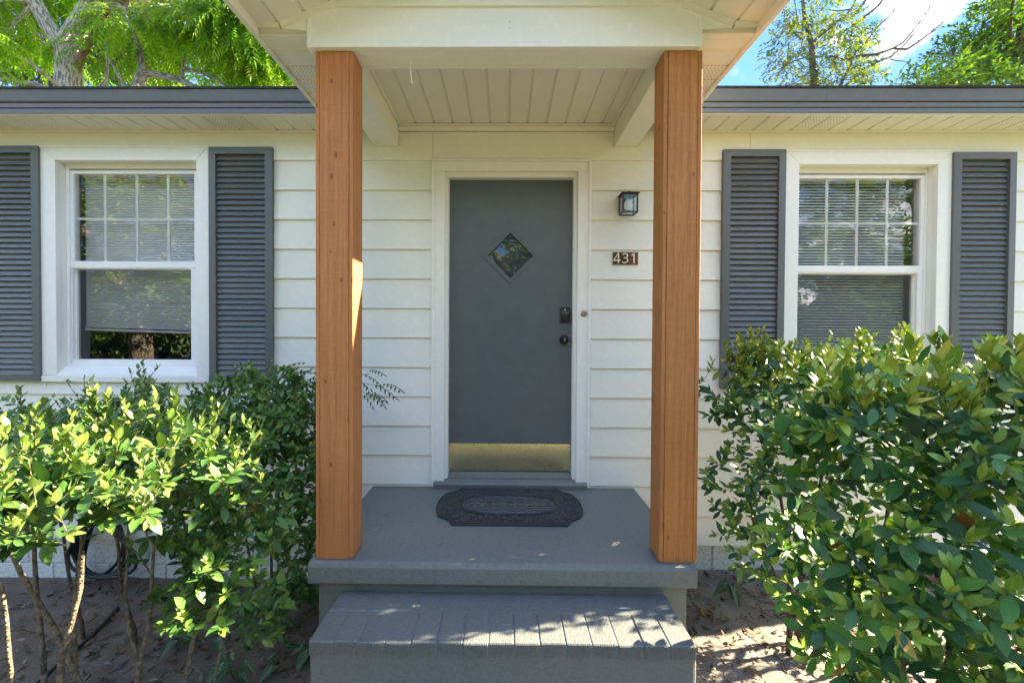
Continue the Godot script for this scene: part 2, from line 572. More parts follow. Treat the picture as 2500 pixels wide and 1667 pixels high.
var panel_meshes := {}
func soffit_panel(parent: Node, o: Vector3, wide: Vector3, long: Vector3, vented := false, up := Vector3.UP) -> void:
	# a vinyl strip: a flat with a V groove along one edge
	var key := "%s %s %s" % [wide, long, up]
	if not panel_meshes.has(key):
		var st := mb()
		var w := wide.length()
		var u := wide / w
		for s in [[0.0, 0.0, w - 0.019, 0.0], [w - 0.019, 0.0, w - 0.015, 0.008], [w - 0.015, 0.008, w - 0.006, 0.008], [w - 0.006, 0.008, w, 0.0]]:
			var a: Vector3 = u * s[0] + up * s[1]
			var b: Vector3 = u * s[2] + up * s[3]
			poly(st, [a, b, b + long, a + long], (a + b) * 0.5 + long * 0.5 + up)
		panel_meshes[key] = st.commit()
	put("soffit_panel", panel_meshes[key], M.vented if vented else M.soffit, parent, Transform3D(Basis(), o))

func ring(st: SurfaceTool, o: Array, i: Array, z0: float, z1: float) -> void:   # a rectangular frame of four mitred sides
	var oc := [Vector2(o[0], o[2]), Vector2(o[1], o[2]), Vector2(o[1], o[3]), Vector2(o[0], o[3])]
	var ic := [Vector2(i[0], i[2]), Vector2(i[1], i[2]), Vector2(i[1], i[3]), Vector2(i[0], i[3])]
	for k in 4:
		var n := (k + 1) % 4
		prism(st, [Vector3(oc[k].x, oc[k].y, z0), Vector3(oc[n].x, oc[n].y, z0), Vector3(ic[n].x, ic[n].y, z0), Vector3(ic[k].x, ic[k].y, z0)], Vector3(0, 0, z1 - z0))

func window(house: Node, w: Dictionary, zg: float, up: Array, bars: Array, bar_y: float, lo: Array) -> void:
	var win := hold("window", house)
	var o: Array = w.o
	var i: Array = w.i
	# casing boards, mitred at the top
	for c in [[[o[0], o[2] + 0.048], [o[0], o[3]], [i[0], i[3]], [i[0], o[2] + 0.048]], [[o[1], o[2] + 0.048], [o[1], o[3]], [i[1], i[3]], [i[1], o[2] + 0.048]], [[o[0], o[3]], [o[1], o[3]], [i[1], i[3]], [i[0], i[3]]]]:
		var st := mb()
		var q := []
		var m := Vector2.ZERO
		for p in c: m += Vector2(p[0], p[1]) / 4.0
		for p in c: q.append(Vector3(lerpf(p[0], m.x, 0.004), lerpf(p[1], m.y, 0.0008), 0.001))
		prism(st, q, Vector3(0, 0, 0.034))
		put("casing_board", st, M.trim, win)
	bx("edge_bead", Vector3(o[0] - 0.004, o[3] - 0.012, 0.001), Vector3(o[1] + 0.004, o[3] + 0.004, 0.040), M.trim, win, 0.004)
	bx("apron", Vector3(o[0], o[2], 0.001), Vector3(o[1], o[2] + 0.046, 0.042), M.trim, win, 0.004)
	var st := mb()   # reveal round the hole
	ring(st, [i[0] - 0.012, i[1] + 0.012, o[2] + 0.03, i[3] + 0.012], [i[0], i[1], o[2] + 0.045, i[3]], -0.13, 0.0)
	put("reveal", st, M.trim, win)
	st = mb()   # sloping sill
	prism(st, [Vector3(i[0] + 0.001, o[2] + 0.046, -0.12), Vector3(i[0] + 0.001, o[2] + 0.046, 0.034), Vector3(i[0] + 0.001, o[2] + 0.052, 0.034), Vector3(i[0] + 0.001, lo[2] - 0.048, -0.035), Vector3(i[0] + 0.001, lo[2] - 0.046, -0.12)], Vector3(i[1] - i[0] - 0.002, 0, 0))
	put("sill", st, M.trim, win)
	st = mb()   # vinyl frame
	var fo := [i[0] + 0.0015, i[1] - 0.0015, lo[2] - 0.05, i[3] - 0.0015]
	ring(st, fo, [up[0] - 0.024, up[1] + 0.024, lo[2] - 0.028, up[3] + 0.034], -0.110, -0.038)
	put("frame", st, M.vinyl, win)
	st = mb()
	ring(st, [up[0] - 0.023, up[1] + 0.023, up[2] - 0.044, up[3] + 0.022], up, -0.075, -0.048)
	put("upper_sash", st, M.vinyl, win)
	st = mb()
	ring(st, [lo[0] - 0.024, lo[1] + 0.024, lo[2] - 0.027, lo[3] + 0.03], lo, -0.105, -0.077)
	put("lower_sash", st, M.vinyl, win)
	st = mb()
	ring(st, [up[0] - 0.023, up[1] + 0.023, lo[2] - 0.034, up[2] - 0.044], [lo[0] - 0.006, lo[1] + 0.006, lo[2] - 0.006, lo[3] + 0.004], -0.0765, -0.052)
	put("screen_frame", st, M.vinyl, win)
	bx("pane", Vector3(up[0] - 0.004, up[2] - 0.004, zg - 0.003), Vector3(up[1] + 0.004, up[3] + 0.004, zg), M.window_glass, win)
	bx("pane", Vector3(lo[0] - 0.004, lo[2] - 0.004, -0.093), Vector3(lo[1] + 0.004, lo[3] + 0.004, -0.090), M.screened_glass, win)
	for x in bars: bx("muntin", Vector3(x - 0.0095, up[2], zg - 0.010), Vector3(x + 0.0095, up[3], zg - 0.0045), M.vinyl, win)
	bx("muntin", Vector3(up[0], bar_y - 0.0085, zg - 0.0095), Vector3(up[1], bar_y + 0.0085, zg - 0.004), M.vinyl, win)

func shutter(house: Node, s: Array) -> void:
	var sh := hold("shutter", house)
	var st := mb()
	var x0: float = s[0]
	var x1: float = s[1]
	var y0: float = s[2]
	var y1: float = s[3]
	# mitred frame with a raised edge
	var b := 0.047
	var oc := [Vector2(x0, y0), Vector2(x1, y0), Vector2(x1, y1), Vector2(x0, y1)]
	var ic := [Vector2(x0 + b, y0 + b), Vector2(x1 - b, y0 + b), Vector2(x1 - b, y1 - b), Vector2(x0 + b, y1 - b)]
	for k in 4:
		var n := (k + 1) % 4
		st = mb()
		prism(st, [Vector3(oc[k].x, oc[k].y, 0.022), Vector3(oc[n].x, oc[n].y, 0.022), Vector3(ic[n].x, ic[n].y, 0.026), Vector3(ic[k].x, ic[k].y, 0.026)], Vector3(0, 0, 0.030))
		put("stile" if k % 2 else "rail", st, M.charcoal, sh)
	bx("back_panel", Vector3(x0 + 0.01, y0 + 0.01, 0.020), Vector3(x1 - 0.01, y1 - 0.01, 0.0215), M.charcoal, sh)
	var n2 := 40
	var gap := (y1 - y0 - 2.0 * b) / n2
	var sm := mb()
	var w := x1 - x0 - 2.0 * b - 0.002
	prism(sm, [Vector3(-w / 2, -gap * 0.62, 0.021), Vector3(-w / 2, -gap * 0.70, 0.017), Vector3(-w / 2, gap * 0.30, -0.001), Vector3(-w / 2, gap * 0.38, 0.003)], Vector3(w, 0, 0))
	var mesh := sm.commit()
	for k in n2:
		put("slat", mesh, M.charcoal, sh, Transform3D(Basis(Vector3(0, 0, 1), rng.randf_range(-0.0025, 0.0025)) * Basis(Vector3(1, 0, 0), rng.randf_range(-0.03, 0.03)), Vector3((x0 + x1) * 0.5, y0 + b + gap * (k + 0.62), 0.024)))
	for p in [[x0 + 0.024, y1 - 0.022], [x1 - 0.024, y1 - 0.022], [x0 + 0.024, y0 + 0.022], [x1 - 0.024, y0 + 0.022]]:
		st = mb()
		lathe(st, [[0.0065, 0.0], [0.0060, 0.002], [0.003, 0.0035], [0.0, 0.0037]], Transform3D(Basis(), Vector3(p[0], p[1], 0.0525)), 8)
		put("screw", st, M.charcoal, sh)

func door(house: Node) -> void:
	var d := hold("front_door", house)
	var x0 := -0.400
	var x1 := 0.470
	var y0 := 0.738
	var y1 := 2.788
	var c := Vector2(0.033, 2.26)
	# slab with a diamond hole: eight pieces round it
	var st := mb()
	var z0 := -0.098
	var z1 := -0.054
	var r := 0.170
	var rect := [Vector2(x0, y0), Vector2(x1, y0), Vector2(x1, y1), Vector2(x0, y1)]
	var dia := [Vector2(c.x, c.y - r), Vector2(c.x + r, c.y), Vector2(c.x, c.y + r), Vector2(c.x - r, c.y)]
	for k in 4:
		var n := (k + 1) % 4
		var a: Vector2 = rect[k]
		var b: Vector2 = rect[n]
		var da: Vector2 = dia[k]
		var db: Vector2 = dia[n]
		prism(st, [Vector3(a.x, a.y, z0), Vector3(b.x, b.y, z0), Vector3(da.x, da.y, z0)], Vector3(0, 0, z1 - z0))
		prism(st, [Vector3(b.x, b.y, z0), Vector3(db.x, db.y, z0), Vector3(da.x, da.y, z0)], Vector3(0, 0, z1 - z0))
	put("door_slab", st, M.door, d)
	for q in [[0.200, 0.180, -0.046], [0.180, 0.160, -0.050]]:   # stepped moulding round the diamond
		for k in 4:
			var an := PI * 0.5 * k
			var bn := an + PI * 0.5
			st = mb()
			var f := []
			for e in [[an, q[0]], [bn, q[0]], [bn, q[1]], [an, q[1]]]: f.append(Vector3(c.x + cos(e[0]) * e[1], c.y + sin(e[0]) * e[1], -0.0535 if q[0] > 0.19 else -0.075))
			prism(st, f, Vector3(0, 0, q[2] - f[0].z))
			put("diamond_moulding", st, M.door, d)
	st = mb()
	prism(st, [Vector3(c.x + r, c.y, -0.085), Vector3(c.x, c.y + r, -0.085), Vector3(c.x - r, c.y, -0.085), Vector3(c.x, c.y - r, -0.085)], Vector3(0, 0, 0.004))
	put("diamond_pane", st, M.glass, d)
	# brass kick plate with its screws
	bx("kick_plate", Vector3(-0.395, 0.742, -0.0538), Vector3(0.46, 0.933, -0.0522), M.brass, d)
	for k in 6:
		for y in [0.752, 0.922]:
			st = mb()
			lathe(st, [[0.004, 0.0], [0.0025, 0.0014], [0.0, 0.0018]], Transform3D(Basis(), Vector3(-0.383 + k * 0.166, y, -0.0522)), 8)
			put("screw", st, M.bronze, d)
	# keypad lock
	var lock := bx("keypad_lock", Vector3(0.382, 1.794, -0.054), Vector3(0.451, 1.898, -0.030), M.black, d, 0.004)
	st = mb()
	lathe(st, [[0.0225, 0.0], [0.0225, 0.012], [0.020, 0.016], [0.012, 0.017], [0.011, 0.013], [0.0, 0.013]], Transform3D(Basis(), Vector3(0.417, 1.824, -0.030)), 20)
	put("thumb_dial", st, M.black, d)
	var white := mat(lin(0.7, 0.72, 0.75), 0.5)
	st = mb()
	box(st, Vector3(0.4125, 1.876, -0.0301), Vector3(0.4205, 1.883, -0.0294))
	for s in [-1, 1]: box(st, Vector3(0.4165 + s * 0.0025 - 0.0006, 1.883, -0.0301), Vector3(0.4165 + s * 0.0025 + 0.0006, 1.8865, -0.0294))
	put("lock_symbol", st, white, d)
	for k in 10: text(["1", "2", "3", "4", "5", "6", "7", "8", "9", "0"][k], 0.0065, 0.0004, Vector3(0.397 + 0.010 * (k % 5), 1.866 - 0.011 * (k / 5), -0.0298), white, d, "keypad_digit")
	# knob, with its rosette
	st = mb()
	lathe(st, [[0.033, 0.0], [0.033, 0.004], [0.028, 0.009], [0.014, 0.011], [0.0125, 0.026], [0.020, 0.032], [0.0265, 0.042], [0.0265, 0.050], [0.021, 0.058], [0.011, 0.060], [0.0105, 0.057], [0.0, 0.057]], Transform3D(Basis(), Vector3(0.412, 1.671, -0.054)), 28)
	put("door_knob", st, M.bronze, d)
	st = mb()
	lathe(st, [[0.0075, 0.0], [0.007, 0.003], [0.0, 0.0032]], Transform3D(Basis(), Vector3(0.412, 1.671, 0.003)), 14)
	put("keyhole", st, M.nickel, d)
	for y in [1.700, 1.642]: bx("latch_screw", Vector3(0.437, y - 0.004, -0.054), Vector3(0.462, y + 0.004, -0.0515), M.nickel, d, 0.001)
	# frame: stops, jambs, casing, threshold
	var f := hold("door_frame", house)
	for s in [[-0.4405, -0.397, 1.0], [0.467, 0.5115, -1.0]]:
		bx("jamb", Vector3(s[0], SLAB, -0.14), Vector3(s[1], 2.83, -0.0005), M.trim, f)
		var inx: float = s[1] if s[2] > 0 else s[0]
		bx("stop", Vector3(minf(inx, inx + 0.002), SLAB + 0.08, -0.125), Vector3(maxf(inx, inx + s[2] * 0.013), 2.79, -0.1), M.trim, f)
		var cx: float = (DL if s[2] > 0 else DR)
		var ci: float = (-0.420 if s[2] > 0 else 0.491)
		bx("casing_board", Vector3(minf(cx, ci), SLAB + 0.018, 0.001), Vector3(maxf(cx, ci), 2.823, 0.030), M.trim, f, 0.003)
		bx("edge_bead", Vector3(cx - 0.001 if s[2] > 0 else cx - 0.017, SLAB + 0.006, 0.002), Vector3(cx + 0.017 if s[2] > 0 else cx + 0.001, 2.9, 0.038), M.trim, f, 0.004)
		bx("jamb_bead", Vector3(minf(ci, ci + s[2] * 0.012), SLAB + 0.06, -0.03), Vector3(maxf(ci, ci + s[2] * 0.012), 2.805, -0.001), M.trim, f, 0.002)
	bx("jamb", Vector3(-0.3965, 2.789, -0.14), Vector3(0.4665, 2.83, -0.0005), M.trim, f)
	bx("casing_board", Vector3(DL + 0.0165, 2.8235, 0.001), Vector3(DR - 0.0165, 2.888, 0.030), M.trim, f, 0.003)
	bx("edge_bead", Vector3(DL - 0.001, 2.8885, 0.002), Vector3(DR + 0.001, 2.904, 0.038), M.trim, f, 0.004)
	bx("jamb_bead", Vector3(-0.405, 2.793, -0.035), Vector3(0.477, 2.8075, -0.001), M.trim, f, 0.002)
	st = mb()
	prism(st, [Vector3(-0.4, SLAB - 0.02, -0.14), Vector3(-0.4, 0.734, -0.14), Vector3(-0.4, 0.734, -0.05), Vector3(-0.4, 0.712, -0.012), Vector3(-0.4, 0.708, 0.002), Vector3(-0.4, SLAB - 0.02, 0.002)], Vector3(0.87, 0, 0))
	put("threshold", st, M.slab, f)
	st = mb()
	prism(st, [Vector3(DL + 0.018, SLAB + 0.002, 0.0025), Vector3(DL + 0.018, 0.700, 0.0025), Vector3(DL + 0.018, 0.688, 0.045), Vector3(DL + 0.018, 0.676, 0.056), Vector3(DL + 0.018, SLAB + 0.002, 0.050)], Vector3(DR - DL - 0.036, 0, 0))
	put("threshold_nosing", st, M.slab, f)
	st = mb()   # round lock set in the casing
	lathe(st, [[0.023, 0.0], [0.023, 0.003], [0.018, 0.008], [0.016, 0.014], [0.009, 0.015], [0.008, 0.012], [0.0, 0.012]], Transform3D(Basis(), Vector3(0.538, 1.853, 0.030)), 24)
	put("casing_lock", st, M.nickel, f)

func text(s: String, size: float, depth: float, at_: Vector3, m: Material, parent: Node, called: String, font := "Droid Sans", basis := Basis()) -> MeshInstance3D:
	var t := TextMesh.new()
	var f := SystemFont.new()
	f.font_names = PackedStringArray([font])
	t.font = f
	t.text = s
	t.font_size = 64
	t.pixel_size = size / 48.0
	t.depth = depth
	return put(called, t, m, parent, Transform3D(basis, at_))

func cedar_post(house: Node, x0: float, x1: float, m: Material, flip: float) -> void:
	var post := hold("porch_post", house)
	var y0 := SLAB + 0.001
	var y1 := 3.031
	var t := 0.018
	for s in [[x0, x0 + t], [x1 - t, x1]]:
		uvo = Vector2(rng.randf() * 3.0, 3.045)
		bx("side_board", Vector3(s[0], y0 + 0.003, 0.863), Vector3(s[1], y1, 1.0), m, post, 0.0015)
	uvo = Vector2(rng.randf() * 3.0, 3.045)
	bx("front_board", Vector3(x0 + t + 0.0018, y0, 0.982), Vector3(x1 - t - 0.0018, y1, 1.001), m, post, 0.0012)
	uvo = Vector2(rng.randf() * 3.0, 3.045)
	bx("back_board", Vector3(x0 + t + 0.001, y0, 0.864), Vector3(x1 - t - 0.001, y1, 0.882), m, post, 0.001)
	bx("core", Vector3(x0 + t + 0.001, y0 + 0.002, 0.8825), Vector3(x1 - t - 0.001, y1 - 0.001, 0.9815), M.lumber, post)
	uvo = Vector2.ZERO

func porch(house: Node) -> void:
	cedar_post(house, -0.894, -0.7185, M.cedar, 1.0)
	cedar_post(house, 0.7296, 0.905, M.cedar_rough, -1.0)
	var beam := hold("porch_beam", house)
	var yb := 3.032
	var bl := -0.9184
	var br := 0.8846
	bx("soffit_board", Vector3(bl + 0.004, yb, 0.875), Vector3(br - 0.004, yb + 0.012, 1.012), M.siding, beam, 0.002)
	bx("soffit_trim", Vector3(bl + 0.004, yb - 0.002, 0.8552), Vector3(br - 0.004, yb + 0.012, 0.8742), M.siding, beam, 0.002)
	var st := mb()   # front board, its upper corners cut to the roof slope
	var pk := 0.40
	prism(st, [Vector3(bl, yb, 1.0125), Vector3(br, yb, 1.0125), Vector3(br, 3.182, 1.0125), Vector3(br - 0.09, 3.216, 1.0125), Vector3(bl + 0.09, 3.216, 1.0125), Vector3(bl, 3.182, 1.0125)], Vector3(0, 0, 0.0154))
	put("face_board", st, M.trim, beam)
	for s in [[bl - 0.005, bl + 0.012], [br - 0.012, br + 0.005]]:
		bx("corner_trim", Vector3(s[0], yb - 0.003, 0.862), Vector3(s[1], 3.18, 1.031), M.trim, beam, 0.003)
	bx("inner_board", Vector3(bl + 0.012, yb + 0.012, 0.857), Vector3(br - 0.012, 3.16, 0.8735), M.siding, beam)
	for s in [[-0.715, -0.655, 0.915, 0.968], [0.632, 0.726, 0.93, 0.952]]:   # old bracket plates under the beam, painted over
		bx("bracket_plate", Vector3(s[0], yb - 0.0025, s[2]), Vector3(s[1], yb + 0.001, s[3]), M.siding, beam, 0.001)
	for y in [3.145, 3.115]:
		st = mb()
		lathe(st, [[0.0022, 0.0], [0.0, 0.0004]], Transform3D(Basis(), Vector3(0.012, y, 1.0280)), 6)
		put("nail_hole", st, M.dark, beam)
	for s in [[-0.9017, -0.7392], [0.7371, 0.89]]:
		var sb := hold("side_beam", house)
		bx("bottom_board", Vector3(s[0], 2.990, 0.026), Vector3(s[1], 3.004, 0.8546), M.siding, sb, 0.002)
		bx("side_board", Vector3(s[0] + 0.001, 3.0045, 0.026), Vector3(s[0] + 0.016, 3.2, 0.8546), M.siding, sb)
		bx("side_board", Vector3(s[1] - 0.016, 3.0045, 0.026), Vector3(s[1] - 0.001, 3.2, 0.8546), M.siding, sb)
	var pc := hold("porch_ceiling", house)
	for k in range(-6, 6):
		soffit_panel(pc, Vector3(0.012 + 0.127 * k + 0.0125, 3.14, 0.04), Vector3(0.127, 0, 0), Vector3(0, 0, 0.815))
	bx("ceiling_backing", Vector3(-0.9, 3.165, 0.0), Vector3(0.9, 3.175, 0.86), M.lumber, pc)
	bx("channel_trim", Vector3(-0.739, 3.126, 0.0255), Vector3(0.737, 3.139, 0.048), M.soffit, pc, 0.002)
	bx("cove_board", Vector3(-0.739, 3.094, 0.0255), Vector3(0.737, 3.1255, 0.034), M.siding, pc, 0.002)
	for s in [[-0.739, -0.722], [0.720, 0.737]]: bx("channel_trim", Vector3(s[0], 3.127, 0.0485), Vector3(s[1], 3.139, 0.8545), M.soffit, pc, 0.002)
	porch_roof(house)

func porch_roof(house: Node) -> void:
	var r := hold("porch_roof", house)
	var zf := 1.42
	var zg := 1.0285   # plane of the gable
	var xl := -1.175
	var xr := 1.163
	var pitch := 0.40
	var ye := EAVE
	var mid := -0.006
	for s in [[-1.0, xl], [1.0, xr]]:
		var sx: float = s[0]
		var xo: float = s[1]
		var w := absf(xo - mid)
		# horizontal soffit along the side of the porch
		var xb := -0.92 if sx < 0 else 0.888
		var z := 0.14
		var k := 0
		while z < zg - 0.02:
			var dz := minf(0.127, zg + 0.0 - z)
			soffit_panel(r, Vector3(minf(xb, xo - sx * 0.024), ye + 0.003, z), Vector3(0, 0, dz), Vector3(absf(xo - sx * 0.024 - xb), 0, 0), k == 3 or k == 4)
			z += dz
			k += 1
		bx("soffit_backing", Vector3(minf(xb, xo), ye + 0.03, 0.14), Vector3(maxf(xb, xo), ye + 0.04, zg), M.lumber, r)
		bx("eave_fascia", Vector3(minf(xo, xo - sx * 0.026), ye - 0.008, 0.283), Vector3(maxf(xo, xo - sx * 0.026), ye + 0.10, zf), M.soffit, r, 0.003)
		# sloping soffit under the rake: a level foot, then the pitch of the roof
		var foot := xo - sx * 0.13
		var y1 := ye + 0.036
		var y2 := ye + 0.044
		var pts := [Vector2(xo - sx * 0.026, y1), Vector2(foot, y2), Vector2(mid, y2 + pitch * absf(foot - mid))]
		for g in 2:
			var a: Vector2 = pts[g]
			var b: Vector2 = pts[g + 1]
			var dir := (b - a).normalized()
			var up := Vector3(-dir.y * sx, absf(dir.x), 0).normalized()
			up = Vector3(dir.y * sx, -dir.x * sx, 0)
			if up.y < 0: up = -up
			var l := (b - a).length()
			var t := 0.0
			while t < l - 0.01:
				var e := minf(0.132, l - t)
				var o := a + dir * t
				soffit_panel(r, Vector3(o.x, o.y, zg), Vector3(dir.x, dir.y, 0) * e, Vector3(0, 0, zf - zg - 0.02), false, up)
				t += e
			# channel trim where it meets the gable
			var st := mb()
			var n2 := Vector2(-up.x, -up.y) * 0.024
			prism(st, [Vector3(a.x, a.y, zg - 0.01), Vector3(b.x, b.y, zg - 0.01), Vector3(b.x + n2.x, b.y + n2.y, zg - 0.01), Vector3(a.x + n2.x * (1.0 if g else 0.6), a.y + n2.y * (1.0 if g else 0.6), zg - 0.01)], Vector3(0, 0, 0.024))
			put("channel_trim", st, M.soffit, r)
			st = mb()   # deck and rake board over it
			var u2 := Vector2(up.x, up.y)
			prism(st, [Vector3(a.x, a.y + 0.02, zg - 1.0), Vector3(b.x, b.y + 0.02, zg - 1.0), Vector3(b.x + u2.x * 0.1, b.y + u2.y * 0.1, zg - 1.0), Vector3(a.x + u2.x * 0.1, a.y + u2.y * 0.1, zg - 1.0)], Vector3(0, 0, zf - zg + 1.0))
			put("roof_deck", st, M.shingle, r)
			st = mb()
			prism(st, [Vector3(a.x, a.y - 0.01, zf), Vector3(b.x, b.y - 0.01, zf), Vector3(b.x + u2.x * 0.12, b.y + u2.y * 0.12, zf), Vector3(a.x + u2.x * 0.12, a.y + u2.y * 0.12, zf)], Vector3(0, 0, 0.02))
			put("rake_fascia", st, M.soffit, r)
		# boxed corner between beam and eave
		var st2 := mb()
		var bxx := (-0.9235 if sx < 0 else 0.8897)
		var tip := foot - sx * 0.004
		prism(st2, [Vector3(tip, y2 - 0.022, zg - 0.055), Vector3(bxx, ye + 0.012, zg - 0.055), Vector3(bxx, y2 + pitch * absf(foot - bxx) - 0.024, zg - 0.055)], Vector3(0, 0, 0.056))
		put("corner_box", st2, M.siding, r)
		bx("soffit_trim", Vector3(minf(xb, xo - sx * 0.026), ye - 0.001, zg - 0.045), Vector3(maxf(xb, xo - sx * 0.026), ye + 0.038, zg - 0.0105), M.soffit, r, 0.002)
	# lap boards of the gable over the beam
	for k in 3:
		var y0 := 3.211 + 0.2 * k
		var half := (3.139 + pitch * 1.04 - y0) / pitch
		var hi := maxf(0.0, half - 0.2 / pitch)
		var st3 := mb()
		var zz := zg - 0.006
		if half > 0.05:
			prism(st3, [Vector3(mid - half, y0, zz), Vector3(mid + half, y0, zz), Vector3(mid + hi, y0 + 0.199, zz - 0.0), Vector3(mid - hi, y0 + 0.199, zz)] if hi > 0.01 else [Vector3(mid - half, y0, zz), Vector3(mid + half, y0, zz), Vector3(mid, y0 + half * pitch, zz)], Vector3(0, 0, 0.018))
			put("gable_board", st3, M.siding, r)

# ---------------------------------------------------------------- porch slab and brick step
func build_steps() -> void:
	var s := thing("front_steps", "charcoal painted concrete porch slab and brick step before the front door", "steps")
	var st := mb()
	var xl := -0.9155
	var xr := 0.8933
	prism(st, [Vector3(xl, 0.545, 0.001), Vector3(xl, SLAB, 0.001), Vector3(xl, SLAB, 1.017), Vector3(xl, SLAB - 0.006, 1.030), Vector3(xl, SLAB - 0.022, 1.037), Vector3(xl, 0.552, 1.037), Vector3(xl, 0.540, 1.028)], Vector3(xr - xl, 0, 0))
	put("slab", st, M.slab, s)
	bx("pedestal", Vector3(-0.882, -0.3, 0.03), Vector3(0.862, 0.5395, 0.992), M.slab, s)
	var tread := 0.4935
	var fl := -0.7787
	var fr := 0.7604
	var n := 15
	var w := (fr - fl) / n
	st = mb()
	box(st, Vector3(fl + 0.006, 0.30, 0.993), Vector3(fr - 0.006, tread - 0.0035, 1.338), 0.003)
	put("mortar_bed", st, M.brick, s)
	bx("block_base", Vector3(fl + 0.008, -0.3, 0.994), Vector3(fr + 0.003, 0.4335, 1.335), M.slab, s, 0.006)
	for k in n:   # front row on edge towards the yard, its ends combed
		uvo = Vector2(rng.randf(), rng.randf())
		st = mb()
		var a := fl + w * k + 0.0019
		var b := fl + w * (k + 1) - 0.0019
		var dy := rng.randf_range(-0.0018, 0.0018)
		var dz := rng.randf_range(-0.003, 0.003)
		var y1 := tread + dy
		box(st, Vector3(a, y1 - 0.0555, 1.148), Vector3(b, y1, 1.3405 + dz), 0.003)
		put("brick", st, M.brick, s)
		var combs := mb()
		var x := a + 0.006
		while x < b - 0.008:
			box(combs, Vector3(x, y1 - 0.0515, 1.340 + dz), Vector3(x + 0.0050, y1 - 0.004, 1.3432 + dz))
			x += 0.0088
		put("comb_ridges", combs, M.brick, s)
	var x2 := fl + 0.004
	var first := true
	while x2 < fr - 0.02:   # back row of stretchers
		var e := minf(x2 + (0.172 if first else 0.2045), fr)
		first = false
		uvo = Vector2(rng.randf(), rng.randf())
		st = mb()
		box(st, Vector3(x2 + 0.0026, tread - 0.055, 1.0), Vector3(e - 0.0026, tread + rng.randf_range(-0.003, 0.0005), 1.1425), 0.003)
		put("brick", st, M.brick, s)
		x2 = e

# ---------------------------------------------------------------- ground
func ground_y(x: float, z: float) -> float:
	var y := lerpf(-0.03, 0.08, smoothstep(-0.9, 1.1, x))
	y -= 0.03 * clampf(z - 0.4, 0.0, 3.0)
	return y

func build_ground() -> void:
	var st := mb()
	var n := noise(71, 1.0, 4)
	var xs := []
	var zs := []
	var v := -150.0
	while v <= 150.0:
		xs.append(v)
		v += 0.04 if absf(v) < 3.6 else 0.4 if absf(v) < 8.0 else 4.0 if absf(v) < 40 else 20.0
	v = -150.0
	while v <= 150.0:
		zs.append(v)
		v += 0.04 if v > -0.2 and v < 2.6 else 0.4 if absf(v) < 9.0 else 4.0 if absf(v) < 40 else 20.0
	var nx := xs.size()
	for z in zs:
		for x in xs:
			var y: float = ground_y(x, z) + 0.016 * n.get_noise_2d(x * 2.2, z * 2.2) + 0.012 * n.get_noise_2d(x * 9.0, z * 9.0)
			st.set_smooth_group(0)
			var soil := smoothstep(-0.55, -1.0, x) * (1.0 - smoothstep(2.2, 3.0, z)) if z > -1.0 else 0.0
			var k := 0.5 + 0.5 * n.get_noise_2d(x * 5.0 + 40.0, z * 5.0)
			var lawn := maxf(smoothstep(2.4, 4.0, z + n.get_noise_2d(x, z) * 1.5), smoothstep(3.7, 4.8, absf(x) + n.get_noise_2d(x, z) * 0.8))
			if z < -1.0: lawn = 1.0
			var sand := Color(0.42, 0.37, 0.31).lerp(Color(0.27, 0.23, 0.19), k * 0.8)
			var dirt := Color(0.17, 0.118, 0.078).lerp(Color(0.31, 0.24, 0.17), k)
			var grass := Color(0.14, 0.16, 0.055).lerp(Color(0.26, 0.235, 0.13), k)
			st.set_color(sand.lerp(dirt, soil).lerp(grass, lawn))
			st.set_uv(Vector2(x, z))
			st.add_vertex(Vector3(x, y, z))
	for j in zs.size() - 1:
		for i in nx - 1:
			var a := j * nx + i
			for q in [a, a + 1, a + nx + 1, a, a + nx + 1, a + nx]: st.add_index(q)
	st.generate_normals()
	var m := mat(Color.WHITE, 0.95)
	m.vertex_color_use_as_albedo = true
	m.albedo_texture = grain(73, 512, 0.06, 6, [[0.0, grey(0.4)], [0.35, grey(0.72)], [0.6, grey(0.92)], [1.0, grey(1.0)]])
	m.normal_enabled = true
	m.normal_texture = relief(74, 512, 0.09, 5, 8.0)
	m.normal_scale = 0.7
	m.uv1_scale = Vector3(4.2, 4.2, 1)
	var g := put("ground", st, m, self)
	g.set_meta("kind", "structure")
	tag(g, "sandy ground with dark soil under the hedge", "ground", "", "structure")

